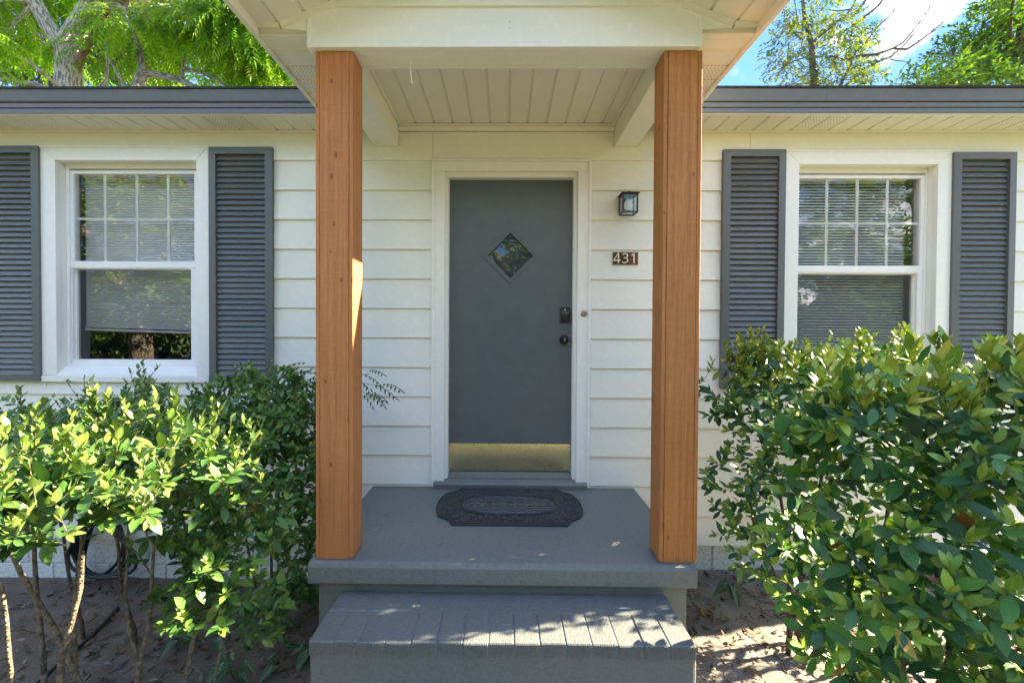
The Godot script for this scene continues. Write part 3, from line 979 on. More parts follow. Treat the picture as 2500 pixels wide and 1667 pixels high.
# ---------------------------------------------------------------- small things on the house and the slab
func blind(label: String, w: Dictionary, x0: float, x1: float, y1: float, y0: float, step: float, tilt: float, sag: float) -> void:
	var z := -0.155
	var b := thing("window_blind", label, "blind", Vector3((x0 + x1) * 0.5, y1, z), "blinds behind the window glass")
	var l := x1 - x0
	bx("head_rail", Vector3(-l / 2, 0.0, -0.014), Vector3(l / 2, 0.028, 0.014), M.blind, b, 0.002)
	var st := mb()   # a slat, slightly cupped
	var c := cos(tilt)
	var s := sin(tilt)
	var prof := []
	for e in [-1.0, -0.4, 0.4, 1.0]: prof.append(Vector2(e * 0.0125, 0.0022 * (1.0 - e * e)))
	for k in 3:
		var p: Vector2 = prof[k]
		var q: Vector2 = prof[k + 1]
		var a := Vector3(-l / 2, p.x * s + p.y * c, -p.x * c + p.y * s)
		var d := Vector3(-l / 2, q.x * s + q.y * c, -q.x * c + q.y * s)
		poly(st, [a, d, d + Vector3(l, 0, 0), a + Vector3(l, 0, 0)], (a + d) * 0.5 - Vector3(0, c, s))
	var mesh := st.commit()
	var n := int((y1 - y0 - 0.02) / step)
	for k in n:
		var f := float(k) / n
		put("slat", mesh, M.blind, b, Transform3D(Basis(Vector3(0, 0, 1), sag * f * f + rng.randf_range(-0.0012, 0.0012)), Vector3(0, -0.012 - step * k, rng.randf_range(-0.0006, 0.0006))))
	put("bottom_rail", box_mesh(Vector3(l, 0.018, 0.024)), M.blind, b, Transform3D(Basis(Vector3(0, 0, 1), sag), Vector3(0, y0 - y1, 0)))
	for x in [-l * 0.38, l * 0.40]:
		st = mb()
		for dz in [-0.0135, 0.0135]: tube(st, [Vector3(x, 0, dz), Vector3(x, y0 - y1, dz)], [0.0009, 0.0009], 4)
		put("ladder_cord", st, M.blind, b)

func box_mesh(size: Vector3) -> ArrayMesh:
	var st := mb()
	box(st, -size * 0.5, size * 0.5, 0.002)
	return st.commit()

func wall_lantern() -> void:
	var t := thing("wall_lantern", "small black box lantern with clear glass on the wall beside the door", "lantern", Vector3(0.815, 2.575, 0.025))
	bx("back_plate", Vector3(-0.045, -0.03, -0.003), Vector3(0.03, 0.085, 0.014), M.black, t, 0.003)
	bx("arm", Vector3(-0.014, 0.03, 0.012), Vector3(0.014, 0.058, 0.03), M.black, t, 0.002)
	var x0 := -0.047
	var x1 := 0.047
	var z0 := 0.026
	var z1 := 0.122
	var y0 := -0.062
	var y1 := 0.062
	for x in [x0, x1]:
		for z in [z0, z1]: bx("corner_bar", Vector3(x - 0.0045, y0, z - 0.0045), Vector3(x + 0.0045, y1, z + 0.0045), M.black, t, 0.001)
	for y in [y0, y1 - 0.008]:
		for z in [z0, z1]: bx("rail", Vector3(x0 + 0.0045, y, z - 0.004), Vector3(x1 - 0.0045, y + 0.008, z + 0.004), M.black, t)
		for x in [x0, x1]: bx("rail", Vector3(x - 0.004, y, z0 + 0.0045), Vector3(x + 0.004, y + 0.008, z1 - 0.0045), M.black, t)
	for z in [z0, z1]: bx("pane", Vector3(x0 + 0.0046, y0 + 0.008, z - 0.001), Vector3(x1 - 0.0046, y1 - 0.008, z + 0.001), M.glass, t)
	for x in [x0, x1]: bx("pane", Vector3(x - 0.001, y0 + 0.008, z0 + 0.0046), Vector3(x + 0.001, y1 - 0.008, z1 - 0.0046), M.glass, t)
	var st := mb()   # cap: a flat eave, a low pyramid, a button
	box(st, Vector3(x0 - 0.013, y1, z0 - 0.012), Vector3(x1 + 0.013, y1 + 0.007, z1 + 0.013), 0.002)
	var base := [Vector3(x0 - 0.010, y1 + 0.007, z0 - 0.009), Vector3(x1 + 0.010, y1 + 0.007, z0 - 0.009), Vector3(x1 + 0.010, y1 + 0.007, z1 + 0.010), Vector3(x0 - 0.010, y1 + 0.007, z1 + 0.010)]
	var topq := []
	for p in base: topq.append(Vector3(p.x * 0.25, y1 + 0.020, (p.z - 0.074) * 0.25 + 0.074))
	for k in 4: poly(st, [base[k], base[(k + 1) % 4], topq[(k + 1) % 4], topq[k]], Vector3(0, 0, 0.074))
	poly(st, topq, Vector3(0, 0, 0.074))
	box(st, Vector3(-0.011, y1 + 0.019, 0.063), Vector3(0.011, y1 + 0.025, 0.085), 0.002)
	put("cap", st, M.black, t)
	st = mb()
	lathe(st, [[0.013, -0.030], [0.013, -0.012], [0.016, -0.004], [0.026, 0.018], [0.029, 0.034], [0.026, 0.050], [0.016, 0.060], [0.0, 0.064]], Transform3D(Basis(Vector3(1, 0, 0), PI / 2), Vector3(0, 0.028, 0.074)), 20)
	put("bulb", st, M.frost, t)
	st = mb()
	lathe(st, [[0.016, 0.0], [0.016, 0.03], [0.013, 0.034]], Transform3D(Basis(Vector3(1, 0, 0), -PI / 2), Vector3(0, 0.03, 0.074)), 14)
	put("socket", st, M.black, t)

func house_number() -> void:
	var t := thing("house_number", "three brown ceramic tiles reading 431 in cream numerals beside the door", "house number", Vector3(0.818, 2.2305, 0.02))
	bx("backing", Vector3(-0.091, -0.047, -0.008), Vector3(0.093, 0.046, 0.0015), M.trim, t)
	for k in 3:
		var w := 0.174 / 3.0
		var x := -0.087 + w * k
		var tile := bx("tile", Vector3(x + 0.0006, -0.0425, 0.0016), Vector3(x + w - 0.0006, 0.0425, 0.008), M.tile_wine if k == 2 else M.tile_brown, t, 0.0012)
		var s: String = "431"[k]
		for e in [[0.0735, 0.0008, M.tan, "numeral_outline", 0.0082], [0.0700, 0.0012, M.cream, "numeral", 0.0088]]:
			text(s, e[0], e[1], Vector3(x + w * 0.5 + (-0.003 if k == 2 else 0.0), 0.0, e[4]), e[2], t, e[3])

func mat_outline(grow: float) -> Array:   # outline of the doormat, centred, half length 0.45 along x and half depth 0.295 along z
	var q := []
	var corner := []
	corner.append(Vector2(0.318, 0.295))
	corner.append(Vector2(0.326, 0.288))
	for k in 5:   # hollow corner
		var an := PI + (PI / 2) * (1.0 - k / 4.0)
		corner.append(Vector2(0.404 + 0.078 * cos(an - 0.0), 0.262 + 0.062 * sin(an)) if false else Vector2(0.328 + 0.066 * (k / 4.0) * (k / 4.0) * 0.9 + 0.004, 0.282 - 0.082 * (k / 4.0)))
	corner.append(Vector2(0.408, 0.188))
	for k in 7:   # bulging end
		var f := k / 7.0
		corner.append(Vector2(0.408 + 0.042 * sin(f * PI / 2 + 0.25), 0.175 * (1.0 - f)))
	corner.append(Vector2(0.452, 0.0))
	for p in corner: q.append(p)
	for k in range(corner.size() - 2, -1, -1): q.append(Vector2(corner[k].x, -corner[k].y))
	for k in range(corner.size()): q.append(Vector2(-corner[k].x, -corner[k].y))
	for k in range(corner.size() - 2, -1, -1): q.append(Vector2(-corner[k].x, corner[k].y))
	var out := []
	for p in q: out.append(Vector2(p.x * (1.0 + grow / 0.45), p.y * (1.0 + grow / 0.295)))
	return out

func doormat() -> void:
	var t := thing("doormat", "black rubber welcome mat with scrolled border lying before the front door", "doormat", Vector3(0.03, SLAB + 0.001, 0.335))
	var st := mb()
	var o := mat_outline(0.0)
	for k in o.size():
		var a: Vector2 = o[k]
		var b: Vector2 = o[(k + 1) % o.size()]
		var e := Vector3(0, -0.1, 0)
		poly(st, [Vector3(a.x, 0.005, a.y), Vector3(b.x, 0.005, b.y), Vector3(0, 0.005, 0)], e)
		poly(st, [Vector3(a.x, 0.005, a.y), Vector3(b.x, 0.005, b.y), Vector3(b.x, 0, b.y), Vector3(a.x, 0, a.y)], Vector3(0, 0.002, 0))
	put("base", st, M.rubber, t)
	for e in [[-0.006, 0.0048], [-0.026, 0.0032]]:
		var p := []
		var rr := []
		for v in mat_outline(e[0]):
			p.append(Vector3(v.x, 0.006, v.y))
			rr.append(e[1])
		p.append(p[0])
		p.append(p[1])
		rr.append(e[1])
		rr.append(e[1])
		st = mb()
		tube(st, p, rr, 6, false)
		put("rim", st, M.rubber, t)
	var ov := func(f: float, gx: float, gz: float) -> Vector3:   # the long oval panel
		var an := TAU * f
		return Vector3(signf(cos(an)) * pow(absf(cos(an)), 0.75) * gx, 0.0075, signf(sin(an)) * pow(absf(sin(an)), 0.6) * gz)
	for g in [[0.292, 0.152, 0.0042], [0.275, 0.138, 0.0028]]:
		var p := []
		var rr := []
		for k in 57:
			p.append(ov.call(k / 56.0, g[0], g[1]))
			rr.append(g[2])
		st = mb()
		tube(st, p, rr, 6, false)
		put("panel_rim", st, M.rubber, t)
	st = mb()
	for k in 40:
		var pa: Vector3 = ov.call(k / 40.0, 0.285, 0.146)
		var pb: Vector3 = ov.call((k + 1) / 40.0, 0.285, 0.146)
		poly(st, [Vector3(0, 0.0062, 0), Vector3(pa.x, 0.0062, pa.z), Vector3(pb.x, 0.0062, pb.z)], Vector3(0, -1, 0))
	put("panel", st, M.rubber_dusty, t)
	# lattice of curved cells above and below the word, two bars round it
	st = mb()
	for z in [-0.052, 0.052]:
		tube(st, [Vector3(-0.262, 0.0072, z), Vector3(0.262, 0.0072, z)], [0.0028, 0.0028], 5)
	for s in [-1.0, 1.0]:
		for k in range(-3, 3):
			var c := 0.075 * (k + 0.5)
			for up in [0, 1]:
				var p := []
				var rr := []
				for m in 7:
					var f := m / 6.0 - 0.5
					var bow := 0.016 * cos(f * PI)
					p.append(Vector3(c + f * 0.073, 0.0070, s * (0.090 + (bow if up else -bow) * (1.0 if k % 2 else 0.8))))
					rr.append(0.0024)
				tube(st, p, rr, 5)
			tube(st, [Vector3(c - 0.0375, 0.007, s * 0.048), Vector3(c - 0.0375, 0.007, s * 0.086)], [0.0022, 0.0022], 5)
			tube(st, [Vector3(c, 0.007, s * 0.106), Vector3(c, 0.007, s * 0.134)], [0.0022, 0.0022], 5)
	put("lattice", st, M.rubber, t)
	text("WELCOME", 0.062, 0.004, Vector3(0, 0.0085, 0.0), M.black, t, "lettering", "Droid Serif", Basis(Vector3(1, 0, 0), -PI / 2) * Basis.from_scale(Vector3(1.25, 1, 1)))
	# leafy scrolls in the border
	st = mb()
	var r := RandomNumberGenerator.new()
	r.seed = 7
	var shape := PackedVector2Array()
	for v in mat_outline(-0.036): shape.append(v)
	var placed := []
	for k in 900:
		var c := Vector2(r.randf_range(-0.43, 0.43), r.randf_range(-0.27, 0.27))
		if not Geometry2D.is_point_in_polygon(c, shape): continue
		if pow(absf(c.x) / 0.312, 2.6) + pow(absf(c.y) / 0.168, 3.2) < 1.0: continue
		var ok := true
		for q in placed:
			if c.distance_to(q) < 0.021: ok = false
		if not ok: continue
		placed.append(c)
		var a0 := r.randf() * TAU
		var hand := 1.0 if r.randf() < 0.5 else -1.0
		var p := []
		var rr := []
		for m in 9:
			var f := m / 8.0
			var rad := 0.0175 * (1.0 - f * 0.78)
			var an := a0 + hand * f * 4.6
			p.append(Vector3(c.x + cos(an) * rad, 0.0070 + 0.0015 * f, c.y + sin(an) * rad))
			rr.append(lerpf(0.0022, 0.0042, f))
		tube(st, p, rr, 5)
		if r.randf() < 0.5:   # a small leaf beside the scroll
			var d := Vector3(cos(a0 + 2.0), 0, sin(a0 + 2.0))
			tube(st, [p[0] - d * 0.001, p[0] + d * 0.009, p[0] + d * 0.019], [0.001, 0.0048, 0.001], 5)
	put("scroll_border", st, M.rubber_worn, t)

func screw_hook() -> void:
	var st := mb()
	tube(st, [Vector3(0, 0, 0), Vector3(0.002, -0.045, 0.002), Vector3(0.006, -0.085, 0.004), Vector3(0.010, -0.108, 0.006), Vector3(0.013, -0.121, 0.010)], [0.0035, 0.0022, 0.0020, 0.0020, 0.0034], 6)
	var o := put("screw_hook", st, M.trim, self, Transform3D(Basis(), Vector3(-0.466, 3.034, 0.929)))
	tag(o, "thin bent wire hook hanging from the underside of the porch beam", "hook")

func garden_hose() -> void:
	var t := thing("garden_hose", "coiled black garden hose hanging low on the wall behind the hedge", "hose", Vector3(-2.75, 0.0, 0.1))
	var st := mb()
	for k in 6:
		var p := []
		var rr := []
		var ph := rng.randf() * TAU
		var w := 0.17 + 0.02 * k + rng.randf_range(-0.02, 0.02)
		for m in 29:
			var an := TAU * m / 28.0 + PI / 2
			var f := 0.5 - 0.5 * sin(an)
			p.append(Vector3(cos(an) * w * (0.55 + 0.45 * f) + 0.10 * f * (k - 2.5) / 3.0 + 0.02 * sin(2 * an + ph), 0.245 + sin(an) * (0.235 - 0.012 * k) , 0.0 + 0.022 * k - 0.05 + 0.012 * sin(an + ph)))
			rr.append(0.0115)
		st = mb()
		tube(st, p, rr, 7, false)
		put("hose_loop", st, M.hose, t)
	bx("hanger", Vector3(-0.05, 0.44, -0.095), Vector3(0.05, 0.475, 0.05), M.hose, t, 0.006)
	st = mb()
	var p2 := []
	var r2 := []
	for k in 9:
		var f := k / 8.0
		var x := lerpf(-2.42, -2.20, f) + 0.015 * sin(f * 9.0)
		var z := lerpf(0.35, 1.45, f)
		p2.append(Vector3(x, ground_y(x, z) + 0.012, z))
		r2.append(0.012)
	tube(st, p2, r2, 7)
	var o := put("drip_hose", st, M.hose, self)
	tag(o, "black irrigation hose lying straight across the soil under the hedge", "hose")

# ---------------------------------------------------------------- plants
func leaf_image(sd: int, speck: float) -> ImageTexture:   # midrib, side veins and mottling; the leaf's colour comes from the plant
	var w := 96
	var h := 192
	var im := Image.create(w, h, false, Image.FORMAT_RGB8)
	var n := noise(sd, 1.0, 4)
	for y in h:
		for x in w:
			var u := absf(x / float(w - 1) - 0.5) * 2.0
			var v := y / float(h - 1)
			var k := 0.80 + 0.14 * n.get_noise_2d(x * 0.05, y * 0.05) + speck * n.get_noise_2d(x * 0.6, y * 0.6)
			var rib := exp(-pow(u / 0.05, 2.0))
			var vein := pow(maxf(0.0, cos((v - u * 0.28) * 52.0)), 10.0) * 0.10 * (1.0 - u)
			var c := Color(k, k, k)
			c = c.lerp(Color(1.0, 1.0, 0.80), clampf(rib * 0.55 + vein, 0.0, 1.0))
			im.set_pixel(x, y, c)
	im.generate_mipmaps()
	return ImageTexture.create_from_image(im)

func leaf_mesh(l: float, w: float, fold: float, curl: float, bulge: float, rows := 6, twist := 0.0) -> ArrayMesh:   # lies along +z, faces +y
	var st := mb()
	var g := []
	for i in rows + 1:
		var t := float(i) / rows
		var half := w * 0.5 * pow(sin(PI * pow(t, bulge)), 0.85) if i > 0 and i < rows else 0.0006
		var y := -curl * l * t * t + 0.25 * curl * l * t
		var b := Basis(Vector3(0, 0, 1), twist * t)
		var c := Vector3(0, y, l * t)
		g.append([c + b * Vector3(-half, fold * half, 0), c, c + b * Vector3(half, fold * half, 0), t])
	for i in rows:
		for s in 2:
			var q := [[g[i][s], s * 0.5, g[i][3]], [g[i][s + 1], s * 0.5 + 0.5, g[i][3]], [g[i + 1][s + 1], s * 0.5 + 0.5, g[i + 1][3]], [g[i + 1][s], s * 0.5, g[i + 1][3]]]
			for k in [0, 1, 2, 0, 2, 3]:
				st.set_smooth_group(0)
				st.set_uv(Vector2(q[k][1], q[k][2]))
				st.add_vertex(q[k][0])
	st.index()
	st.generate_normals()
	return st.commit()

func leaf_mat(c: Color, tex: Texture2D, rough: float, through: float) -> StandardMaterial3D:
	var m := mat(c, rough)
	m.albedo_texture = tex
	m.cull_mode = BaseMaterial3D.CULL_DISABLED
	m.backlight_enabled = through > 0.0
	m.backlight = Color(through * 0.9, through, through * 0.35)
	return m

func aim(p: Vector3, dir: Vector3, face: Vector3, scale: float) -> Transform3D:
	var z := dir.normalized()
	var x := face.cross(z)
	if x.length() < 0.05: x = Vector3(1, 0.1, 0.2).cross(z)
	x = x.normalized()
	return Transform3D(Basis(x, z.cross(x), z) * Basis.from_scale(Vector3.ONE * scale), p)

func rv(r: RandomNumberGenerator) -> Vector3:
	return Vector3(r.randfn(), r.randfn(), r.randfn()).normalized()

func scatter(called: String, mesh: Mesh, m: Material, xfs: Array, cols: Array, parent: Node, stuff := true) -> MultiMeshInstance3D:
	var mm := MultiMesh.new()
	mm.transform_format = MultiMesh.TRANSFORM_3D
	mm.use_colors = true
	mm.mesh = mesh
	mm.instance_count = xfs.size()
	for k in xfs.size():
		mm.set_instance_transform(k, xfs[k])
		mm.set_instance_color(k, cols[k])
	var o := MultiMeshInstance3D.new()
	o.multimesh = mm
	o.material_override = m
	o.name = called
	parent.add_child(o, true)
	if stuff: o.set_meta("kind", "stuff")
	return o

func shrub(called: String, label: String, sd: int, bases: Array, blobs: Array, count: int, leaf: Dictionary, wood: Color, singles := 300) -> void:
	var r := RandomNumberGenerator.new()
	r.seed = sd
	var o: Vector3 = bases[0][0]
	var t := thing(called, label, "shrub", Vector3(o.x, ground_y(o.x, o.z), o.z))
	var org := t.position
	var st := mb()
	var pos := []    # skeleton points the twigs may grow from
	var rad := []
	for b in bases:   # main stems: base, head, thickness
		var p0: Vector3 = b[0]
		p0.y = ground_y(p0.x, p0.z) - 0.03
		var p1: Vector3 = b[1]
		var pts := []
		var rr := []
		var bow := Vector3(r.randfn(), 0, r.randfn()) * 0.035
		var wob := rv(r) * 0.012
		for k in 9:
			var f := k / 8.0
			var p := p0.lerp(p1, f) + bow * sin(f * PI) + wob * sin(f * 11.0 + b[2] * 300.0)
			pts.append(p - org)
			rr.append(b[2] * lerpf(1.0, 0.5, f))
			if f > 0.35:
				pos.append(p)
				rad.append(b[2] * lerpf(1.0, 0.5, f))
		tube(st, pts, rr, 7)
	var tips := []
	for k in count:
		var bl: Array = blobs[0]
		var pick := r.randf()
		for e in blobs:
			bl = e
			pick -= e[2]
			if pick < 0: break
		var d := rv(r)
		var q: Vector3 = bl[0] + d * bl[1] * pow(r.randf(), 0.42)
		tips.append(q)
	var heart := Vector3.ZERO
	for e in blobs: heart += e[0] * e[2]
	tips.sort_custom(func(a, b): return a.distance_squared_to(o + Vector3(0, 0.4, 0)) < b.distance_squared_to(o + Vector3(0, 0.4, 0)))
	var xfs := []
	var cols := []
	for q in tips:
		var best := 0
		var bd := 1e9
		for k in pos.size():
			var dd: float = pos[k].distance_squared_to(q) + (0.05 if pos[k].y > q.y + 0.02 else 0.0)
			if dd < bd:
				bd = dd
				best = k
		var a: Vector3 = pos[best]
		var len: float = a.distance_to(q)
		if len < 0.03: continue
		var side := rv(r) * len * 0.10
		var c0: Vector3 = a.lerp(q, 0.34) + side + Vector3(0, -len * 0.05, 0)
		var c1: Vector3 = a.lerp(q, 0.7) + side * 0.7
		var r0: float = minf(rad[best] * 0.7, 0.0028 + len * 0.013)
		var r1 := maxf(0.0011, r0 * 0.5)
		tube(st, [a - org, c0 - org, c1 - org, q - org], [r0, r0 * 0.85, r0 * 0.68, r1], 5)
		for e in [[c0, r0 * 0.85], [c1, r0 * 0.68], [q, r1]]:
			pos.append(e[0])
			rad.append(e[1])
		# leaves round the outer part of the twig, then a rosette of young ones
		var dir: Vector3 = (q - c1).normalized()
		var n: int = int(leaf.n * clampf(len / 0.16, 0.6, 1.6))
		var spin := r.randf() * TAU
		for k in n:
			var f := 0.25 + 0.75 * k / n
			var p: Vector3 = a.lerp(c0, f / 0.34) if f < 0.34 else c0.lerp(c1, (f - 0.34) / 0.36) if f < 0.7 else c1.lerp(q, (f - 0.7) / 0.3)
			spin += 2.4 + r.randf_range(-0.4, 0.4)
			var out := (Basis(dir, spin) * dir.cross(Vector3(0.3, 0.2, 0.9)).normalized())
			var ld := (out + dir * r.randf_range(0.25, 0.9) + Vector3(0, leaf.lift + r.randf_range(-0.35, 0.25), 0)).normalized()
			var face: Vector3 = (Vector3(0, leaf.up, 0) + leaf.lean + rv(r) * leaf.loose).normalized()
			xfs.append(aim(p, ld, face, r.randf_range(0.45, 1.15)))
			var col: Color = leaf.old.lerp(leaf.mid, pow(r.randf(), 1.4)) * r.randf_range(0.8, 1.15)
			if r.randf() < 0.12: col = leaf.mid.lerp(leaf.young, r.randf())
			var odd := r.randf()
			if odd < 0.008: col = Color(0.24, 0.11, 0.035)
			elif odd < 0.018: col = Color(0.48, 0.38, 0.06)
			cols.append(col)
		var high: float = clampf((q.y - leaf.flush) / 0.12, 0.0, 1.0)
		var m := r.randi_range(3, 6)
		for k in m:
			spin += TAU / m * 1.0 + r.randf_range(-0.3, 0.3)
			var out := (Basis(dir, spin) * dir.cross(Vector3(0.3, 0.2, 0.9)).normalized())
			var ld := (out * r.randf_range(0.35, 1.1) + dir + Vector3(0, 0.25, 0)).normalized()
			xfs.append(aim(q, ld, (Vector3(0, 1, 0) + leaf.lean + rv(r) * 0.5).normalized(), r.randf_range(0.38, 0.72)))
			var young: Color = leaf.mid.lerp(leaf.young, r.randf_range(0.3, 1.0))
			if high > 0.0 and r.randf() < high * leaf.flame: young = leaf.young.lerp(leaf.tip, r.randf())
			cols.append(young)
	for k in leaf.shoots:   # upright shoots of new growth out of the top
		var q: Vector3 = tips[r.randi() % tips.size()]
		if q.y < leaf.crest: continue
		var l := r.randf_range(0.04, 0.13)
		var top := q + Vector3(r.randfn() * 0.25, 1.0, r.randfn() * 0.25) * l
		tube(st, [q - org, q.lerp(top, 0.5) - org, top - org], [0.0017, 0.0014, 0.0010], 4)
		var n := r.randi_range(5, 9)
		var spin := r.randf() * TAU
		for m in n:
			var f := 0.25 + 0.75 * m / n
			spin += 2.4
			var ld := Vector3(cos(spin), r.randf_range(0.5, 1.6) + f, sin(spin)).normalized()
			xfs.append(aim(q.lerp(top, f), ld, (Vector3(-cos(spin), 1.0, -sin(spin)) + rv(r) * 0.4).normalized(), r.randf_range(0.30, 0.72)))
			cols.append(leaf.mid.lerp(leaf.young, r.randf_range(0.5, 1.0)).lerp(leaf.tip, (0.0 if r.randf() < 0.5 else r.randf()) * f))
	put("branches", st, bark(wood), t)
	# the leaves that show largest are parts of their own, the others one mass
	var order := range(xfs.size())
	var size := []
	for x in xfs:
		var p: Vector3 = x.origin
		var v := p - EYE
		var px := 1250.0 + 1086.0 * v.x / maxf(0.2, -v.z)
		var py := 823.0 - 1086.0 * v.y / maxf(0.2, -v.z)
		size.append(x.basis.x.length() / v.length() if px > 20 and px < 2480 and py < 1640 else 0.0)
	order.sort_custom(func(a, b): return size[a] > size[b])
	var mats := []
	var ramp := [leaf.old, leaf.old.lerp(leaf.mid, 0.5), leaf.mid, leaf.mid.lerp(leaf.young, 0.5), leaf.young, leaf.young.lerp(leaf.tip, 0.7)]
	for c in ramp: mats.append(leaf_mat(c.linear_to_srgb(), leaf.tex, leaf.rough, leaf.glow))
	var fx := [[], [], []]
	var fc := [[], [], []]
	for k in order.size():
		var id: int = order[k]
		var x: Transform3D = xfs[id]
		x.origin -= org
		var v: int = id % 3
		if k < singles:
			var near := 0
			var nd := 9.0
			for j in ramp.size():
				var cd: float = Vector3(ramp[j].r - cols[id].r, ramp[j].g - cols[id].g, ramp[j].b - cols[id].b).length()
				if cd < nd:
					nd = cd
					near = j
			put("leaf", leaf.meshes[v], mats[near], t, x)
		else:
			fx[v].append(x)
			fc[v].append(cols[id])
	var fm := leaf_mat(Color.WHITE, leaf.tex, leaf.rough, leaf.glow)
	fm.vertex_color_use_as_albedo = true
	for v in 3: scatter("foliage", leaf.meshes[v], fm, fx[v], fc[v], t)

var barks := {}
func bark(c: Color, scale := 26.0) -> StandardMaterial3D:
	var key := "%s %s" % [c, scale]
	if not barks.has(key):
		var m := mat(c.linear_to_srgb(), 0.9)
		m.albedo_texture = bark_tex
		m.normal_enabled = true
		m.normal_texture = bark_relief
		m.normal_scale = 1.2
		if scale > 20.0: tri(m, scale * 0.1)
		else: m.uv1_scale = Vector3(scale * 0.22, scale * 0.05, 1)
		barks[key] = m
	return barks[key]
var bark_tex: Texture2D
var bark_relief: Texture2D

func hedges() -> void:
	var tex := leaf_image(81, 0.05)
	var tex2 := leaf_image(82, 0.16)
	var a := {"n": 9, "tex": tex, "rough": 0.5, "glow": 0.55, "lift": 0.12, "up": 1.0, "lean": Vector3(0.12, 0, 0.25), "loose": 0.38, "flush": 0.2, "flame": 0.35, "shoots": 500, "crest": 1.15,
		"old": Color(0.065, 0.18, 0.034), "mid": Color(0.125, 0.285, 0.045), "young": Color(0.25, 0.40, 0.055), "tip": Color(0.32, 0.40, 0.09),
		"meshes": [leaf_mesh(0.066, 0.030, 0.22, 0.10, 0.86), leaf_mesh(0.060, 0.027, 0.30, 0.22, 0.92, 6, 0.2), leaf_mesh(0.070, 0.033, 0.15, -0.05, 0.80, 6, -0.2)]}
	var b := a.duplicate()
	b.n = 13
	b.old = Color(0.075, 0.215, 0.036)
	b.mid = Color(0.15, 0.34, 0.05)
	b.young = Color(0.25, 0.40, 0.06)
	b.lean = Vector3(0.15, 0, 0.6)
	b.meshes = [leaf_mesh(0.050, 0.024, 0.22, 0.10, 0.9), leaf_mesh(0.045, 0.021, 0.30, 0.2, 0.95, 6, 0.2), leaf_mesh(0.053, 0.026, 0.15, -0.05, 0.86, 6, -0.2)]
	shrub("broadleaf_shrub", "light green broad-leaved shrub on tan forked stems before the soil bed", 301,
		[[Vector3(-1.50, 0, 1.34), Vector3(-1.86, 0.95, 1.46), 0.015], [Vector3(-1.74, 0, 1.42), Vector3(-1.42, 0.98, 1.62), 0.015], [Vector3(-1.80, 0, 1.36), Vector3(-1.74, 0.98, 1.30), 0.013], [Vector3(-1.70, 0, 1.50), Vector3(-1.95, 0.9, 1.62), 0.012], [Vector3(-1.44, 0, 1.28), Vector3(-1.20, 0.80, 1.34), 0.012], [Vector3(-1.36, 0, 1.36), Vector3(-1.62, 0.86, 1.22), 0.011], [Vector3(-1.92, 0, 1.26), Vector3(-2.05, 1.0, 1.2), 0.013], [Vector3(-1.30, 0, 1.24), Vector3(-1.14, 0.66, 1.30), 0.008], [Vector3(-1.62, 0, 1.22), Vector3(-1.34, 0.9, 1.40), 0.011], [Vector3(-1.88, 0, 1.5), Vector3(-1.55, 0.95, 1.75), 0.011]],
		[[Vector3(-1.52, 1.24, 1.42), Vector3(0.62, 0.18, 0.42), 0.42], [Vector3(-1.42, 1.22, 1.74), Vector3(0.42, 0.13, 0.24), 0.24], [Vector3(-1.12, 0.92, 1.30), Vector3(0.22, 0.26, 0.24), 0.14], [Vector3(-1.14, 0.70, 1.40), Vector3(0.22, 0.14, 0.16), 0.08], [Vector3(-1.02, 0.52, 1.16), Vector3(0.12, 0.16, 0.14), 0.03], [Vector3(-1.95, 1.16, 1.2), Vector3(0.35, 0.22, 0.3), 0.06], [Vector3(-1.45, 0.98, 1.22), Vector3(0.34, 0.16, 0.22), 0.10]],
		620, a, Color(0.22, 0.18, 0.12))
	shrub("small_leaved_shrub", "darker small-leaved shrub with thin red-brown stems growing against the wall", 302,
		[[Vector3(-1.34, 0, 0.50), Vector3(-1.30, 0.85, 0.52), 0.010], [Vector3(-1.38, 0, 0.46), Vector3(-1.18, 0.9, 0.5), 0.008], [Vector3(-1.42, 0, 0.52), Vector3(-1.55, 0.9, 0.6), 0.010], [Vector3(-1.30, 0, 0.54), Vector3(-1.12, 0.62, 0.60), 0.007], [Vector3(-1.75, 0, 0.60), Vector3(-1.85, 0.85, 0.65), 0.011], [Vector3(-2.05, 0, 0.66), Vector3(-2.2, 0.9, 0.7), 0.012], [Vector3(-2.4, 0, 0.6), Vector3(-2.6, 0.9, 0.6), 0.011]],
		[[Vector3(-1.34, 1.25, 0.60), Vector3(0.40, 0.27, 0.30), 0.32], [Vector3(-1.90, 1.18, 0.76), Vector3(0.50, 0.28, 0.34), 0.30], [Vector3(-2.55, 1.12, 0.78), Vector3(0.45, 0.24, 0.36), 0.14], [Vector3(-1.12, 0.84, 0.74), Vector3(0.20, 0.40, 0.20), 0.14], [Vector3(-1.30, 0.16, 0.42), Vector3(0.16, 0.10, 0.12), 0.04], [Vector3(-1.5, 0.85, 0.85), Vector3(0.35, 0.25, 0.2), 0.10]],
		1250, b, Color(0.17, 0.10, 0.07))
	var c := {"n": 8, "tex": tex2, "rough": 0.45, "glow": 0.42, "lift": -0.12, "up": 0.55, "lean": Vector3(-0.15, 0, 0.5), "loose": 0.55, "flush": 1.36, "flame": 0.95, "shoots": 1100, "crest": 1.46,
		"old": Color(0.036, 0.145, 0.046), "mid": Color(0.10, 0.30, 0.045), "young": Color(0.42, 0.58, 0.055), "tip": Color(0.66, 0.60, 0.10),
		"meshes": [leaf_mesh(0.070, 0.029, 0.16, 0.06, 0.95), leaf_mesh(0.064, 0.025, 0.26, 0.20, 1.0, 6, 0.25), leaf_mesh(0.074, 0.032, 0.10, -0.06, 0.9, 6, -0.25)]}
